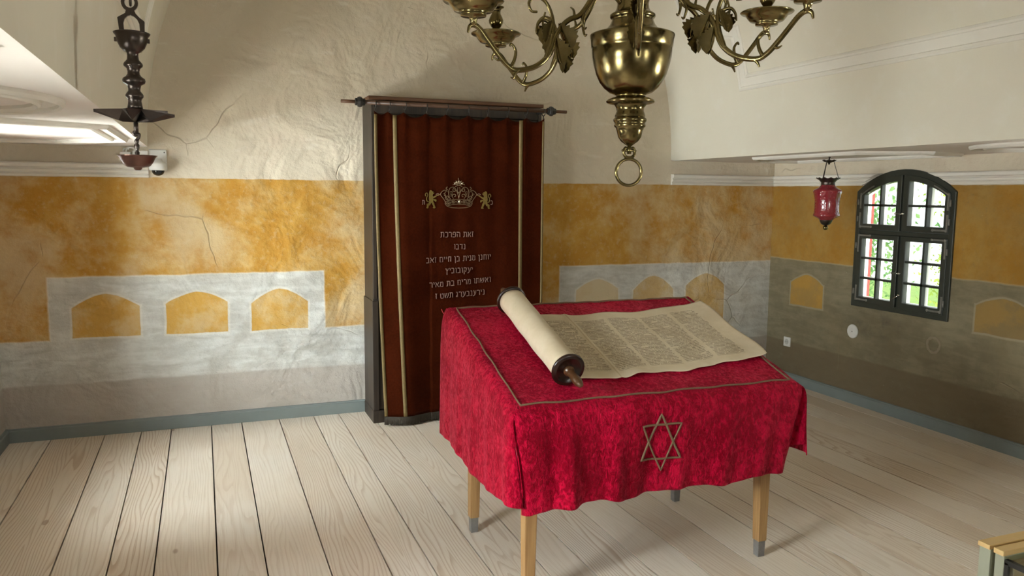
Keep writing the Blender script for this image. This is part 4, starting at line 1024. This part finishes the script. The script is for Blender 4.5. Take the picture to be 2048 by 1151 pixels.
for k in range(3):
    a = radians(200+120*k); p0 = Vector((LX+rL(66)*cos(a), LY+rL(66)*sin(a), zL(168))); p1 = Vector((LX+rL(140)*cos(a), LY+rL(140)*sin(a), zL(386)))
    N_ = 24
    b.tube([p0.lerp(p1, q/N_) for q in range(N_+1)], [.0018 if q % 2 else .0032 for q in range(N_+1)], 6)
at(lamp, b).make('chain', M_BRONZE, lamp)
b = B(); b.tube(smooth_path([(LX, LY, zL(118)), (LX+.006, LY, zL(108)), (LX+.008, LY, zL(90)), (LX, LY, zL(78)), (LX-.006, LY, zL(88))]), .003, 8)
b.tube([(LX, LY, zL(78)), (LX, LY, VZ+.004)], .003, 8); b.tube([(LX+.006*cos(a), LY+.006*sin(a), VZ-.0015) for a in [2*pi*q/12 for q in range(12)]], .003, 6, True); at(lamp, b).make('ceiling_hook', M_BRONZE, lamp)

# ------------------------------------------------------------------ fittings on the walls
M_PLASTIC = simple('white_plastic', (.74, .73, .69), .4, 0, .04); M_DOME = simple('black_camera_dome', (.012, .012, .014), .08, 0, .1)
camx, camz = -.262, 1.85
sec = thing('security_camera', 'small white dome security camera on the back wall behind the star lamp', 'camera', (camx, YB, camz))
b = B(); b.box(-.055, .055, -.02, 0, -.07, .07); b.make('wall_plate', M_PLASTIC, sec, bevel=.006)
b = B(); b.lathe([(.02, -.04), (.052, -.04), (.056, -.03), (.056, .0), (.05, .012), (.03, .02), (.026, .035)], 32, (0, -.075, -.03)); b.box(-.024, .024, -.075, -.012, -.02, .005); b.make('housing', M_PLASTIC, sec)
b = B(); b.ball((0, -.075, -.072), .04, 24, 14, (1, 1, .85)); b.make('dome', M_DOME, sec)
b = B(); b.box(-.052, -.03, -.0225, -.0195, -.035, -.028); b.make('badge', M_IRON, sec)
b = B(); b.ball((.04, -.021, .05), .005, 10, 6, (1, .4, 1)); b.make('screw', M_IRON, sec)
jb = thing('junction_box', 'white cable box on the back wall left of the security camera', 'electrical box', (-.405, YB, 1.868))
b = B(); b.box(-.085, -.02, -.045, 0, -.035, .03); b.box(-.01, .085, -.04, 0, -.035, .04); b.make('box', M_PLASTIC, jb, bevel=.005)
b = B(); b.tube(smooth_path([(-.05, -.03, .03), (-.04, -.03, .055), (-.01, -.03, .058), (.01, -.025, .04)]), .006, 8); b.tube(smooth_path([(-.065, -.02, .03), (-.06, -.02, .05), (-.03, -.02, .05)]), .005, 8); b.make('cable', M_PLASTIC, jb)
ou = thing('wall_outlet', 'square white electric socket low on the right wall near the corner', 'outlet', (XR, 5.612, .36), -R90)
b = B(); b.box(-.042, .042, -.010, 0, -.042, .042); b.make('cover_plate', M_PLASTIC, ou, bevel=.004)
b = B(); b.tube([(.021*cos(a), -.0105, .021*sin(a)) for a in [2*pi*q/24 for q in range(24)]], .003, 6, True); n0 = len(b.v); b.lathe([(.018, -.0098), (.0195, -.0104), (.0195, -.0108), (.018, -.0110)], 20); b.v = b.v[:n0]+[(x, z, y) for x, y, z in b.v[n0:]]; b.make('socket', simple('shaded_plastic', (.52, .51, .47), .5), ou)
for y in (-.008, .008):
    b = B(); b.ball((y, -.0115, 0), .0028, 8, 6); b.make('contact', M_BLACK, ou)
vt = thing('round_vent_cover', 'round white cover plate on the grey wall below the left side of the arched window', 'vent cover', (XR, 4.86, .578), -R90)
b = B(); b.lathe([(.055, 0), (.056, .006), (.05, .010), (.046, .0085), (.006, .0095), (.004, .012)], 40); b.v = [(x, -z, y) for x, y, z in b.v]; b.make('cover_disc', M_PLASTIC, vt)
b = B(); b.ball((0, -.011, 0), .005, 10, 6); b.make('screw', M_IRON, vt)
rp = thing('plastered_ring', 'raised plaster ring patch on the grey wall below the right side of the arched window', 'wall patch', (XR, 4.107, .602), -R90)
b = B(); b.tube([(.052*cos(a)*(1+.06*sin(3*a)), 0, .055*sin(a)*(1+.05*cos(2*a))) for a in [2*pi*q/40 for q in range(40)]], [.010+.002*sin(5*q) for q in range(40)], 8, True, flat=1); b.v = [(x, y*.6, z) for x, y, z in b.v]
b.make('ring', simple('patched_plaster', (.27, .225, .15), .9, 0, .2, 18, .4), rp)

# ------------------------------------------------------------------ display case at the lower right
M_PINE = wood('yellow_varnished_edge', (.78, .56, .26), (.70, .47, .19), .5, .45, 0); M_SAGE = simple('sage_grey_paint', (.36, .37, .28), .6, 0, .06)
M_CASEGL = glass_material('case_glass', (.92, .95, .90))
CZ = .80
case = thing('display_case', 'sage and yellow edged glass display case in the lower right foreground corner', 'display case', (2.2, 1.2, 0))
X0, X1 = 1.78, 2.75
b = B(); b.box(X0+.004, X1, 1.314, 1.344, 0, CZ-.012); b.box(X0+.03, X1, 1.306, 1.314, 0, CZ-.02); b.box(X0+.01, X1, 1.282, 1.306, 0, CZ-.016)
b.box(X0+.02, X1, .80, 1.282, 0, .50); at(case, b).make('carcass', M_SAGE, case, bevel=.0015)
b = B(); b.box(X0, X1, 1.314, 1.346, CZ-.012, CZ); b.box(X0+.006, X1, 1.282, 1.308, CZ-.016, CZ-.003); o = at(case, b).make('edge_strip', M_PINE, case, bevel=.001); o['label'] = 'yellow wooden edge strips'
b = B(); b.box(X0+.012, X0+.024, .80, 1.282, CZ-.036, CZ-.024); b.box(X0+.012, X0+.020, 1.272, 1.282, .50, CZ-.03); at(case, b).make('gasket', M_BLACK, case)
b = B(); b.box(X0+.014, X1, .80, 1.281, CZ-.024, CZ-.018); b.box(X0+.013, X0+.019, .80, 1.272, .502, CZ-.037); at(case, b).make('glass', M_CASEGL, case)
b = B(); b.box(X0+.03, X1, 1.268, 1.281, .502, CZ-.03); b.box(X0+.03, X1, .80, 1.268, .502, .515); at(case, b).make('inner_lining', wood('case_lining_wood', (.40, .30, .17), (.30, .21, .11), .5, .6, 0), case)
bpy.context.view_layer.update()
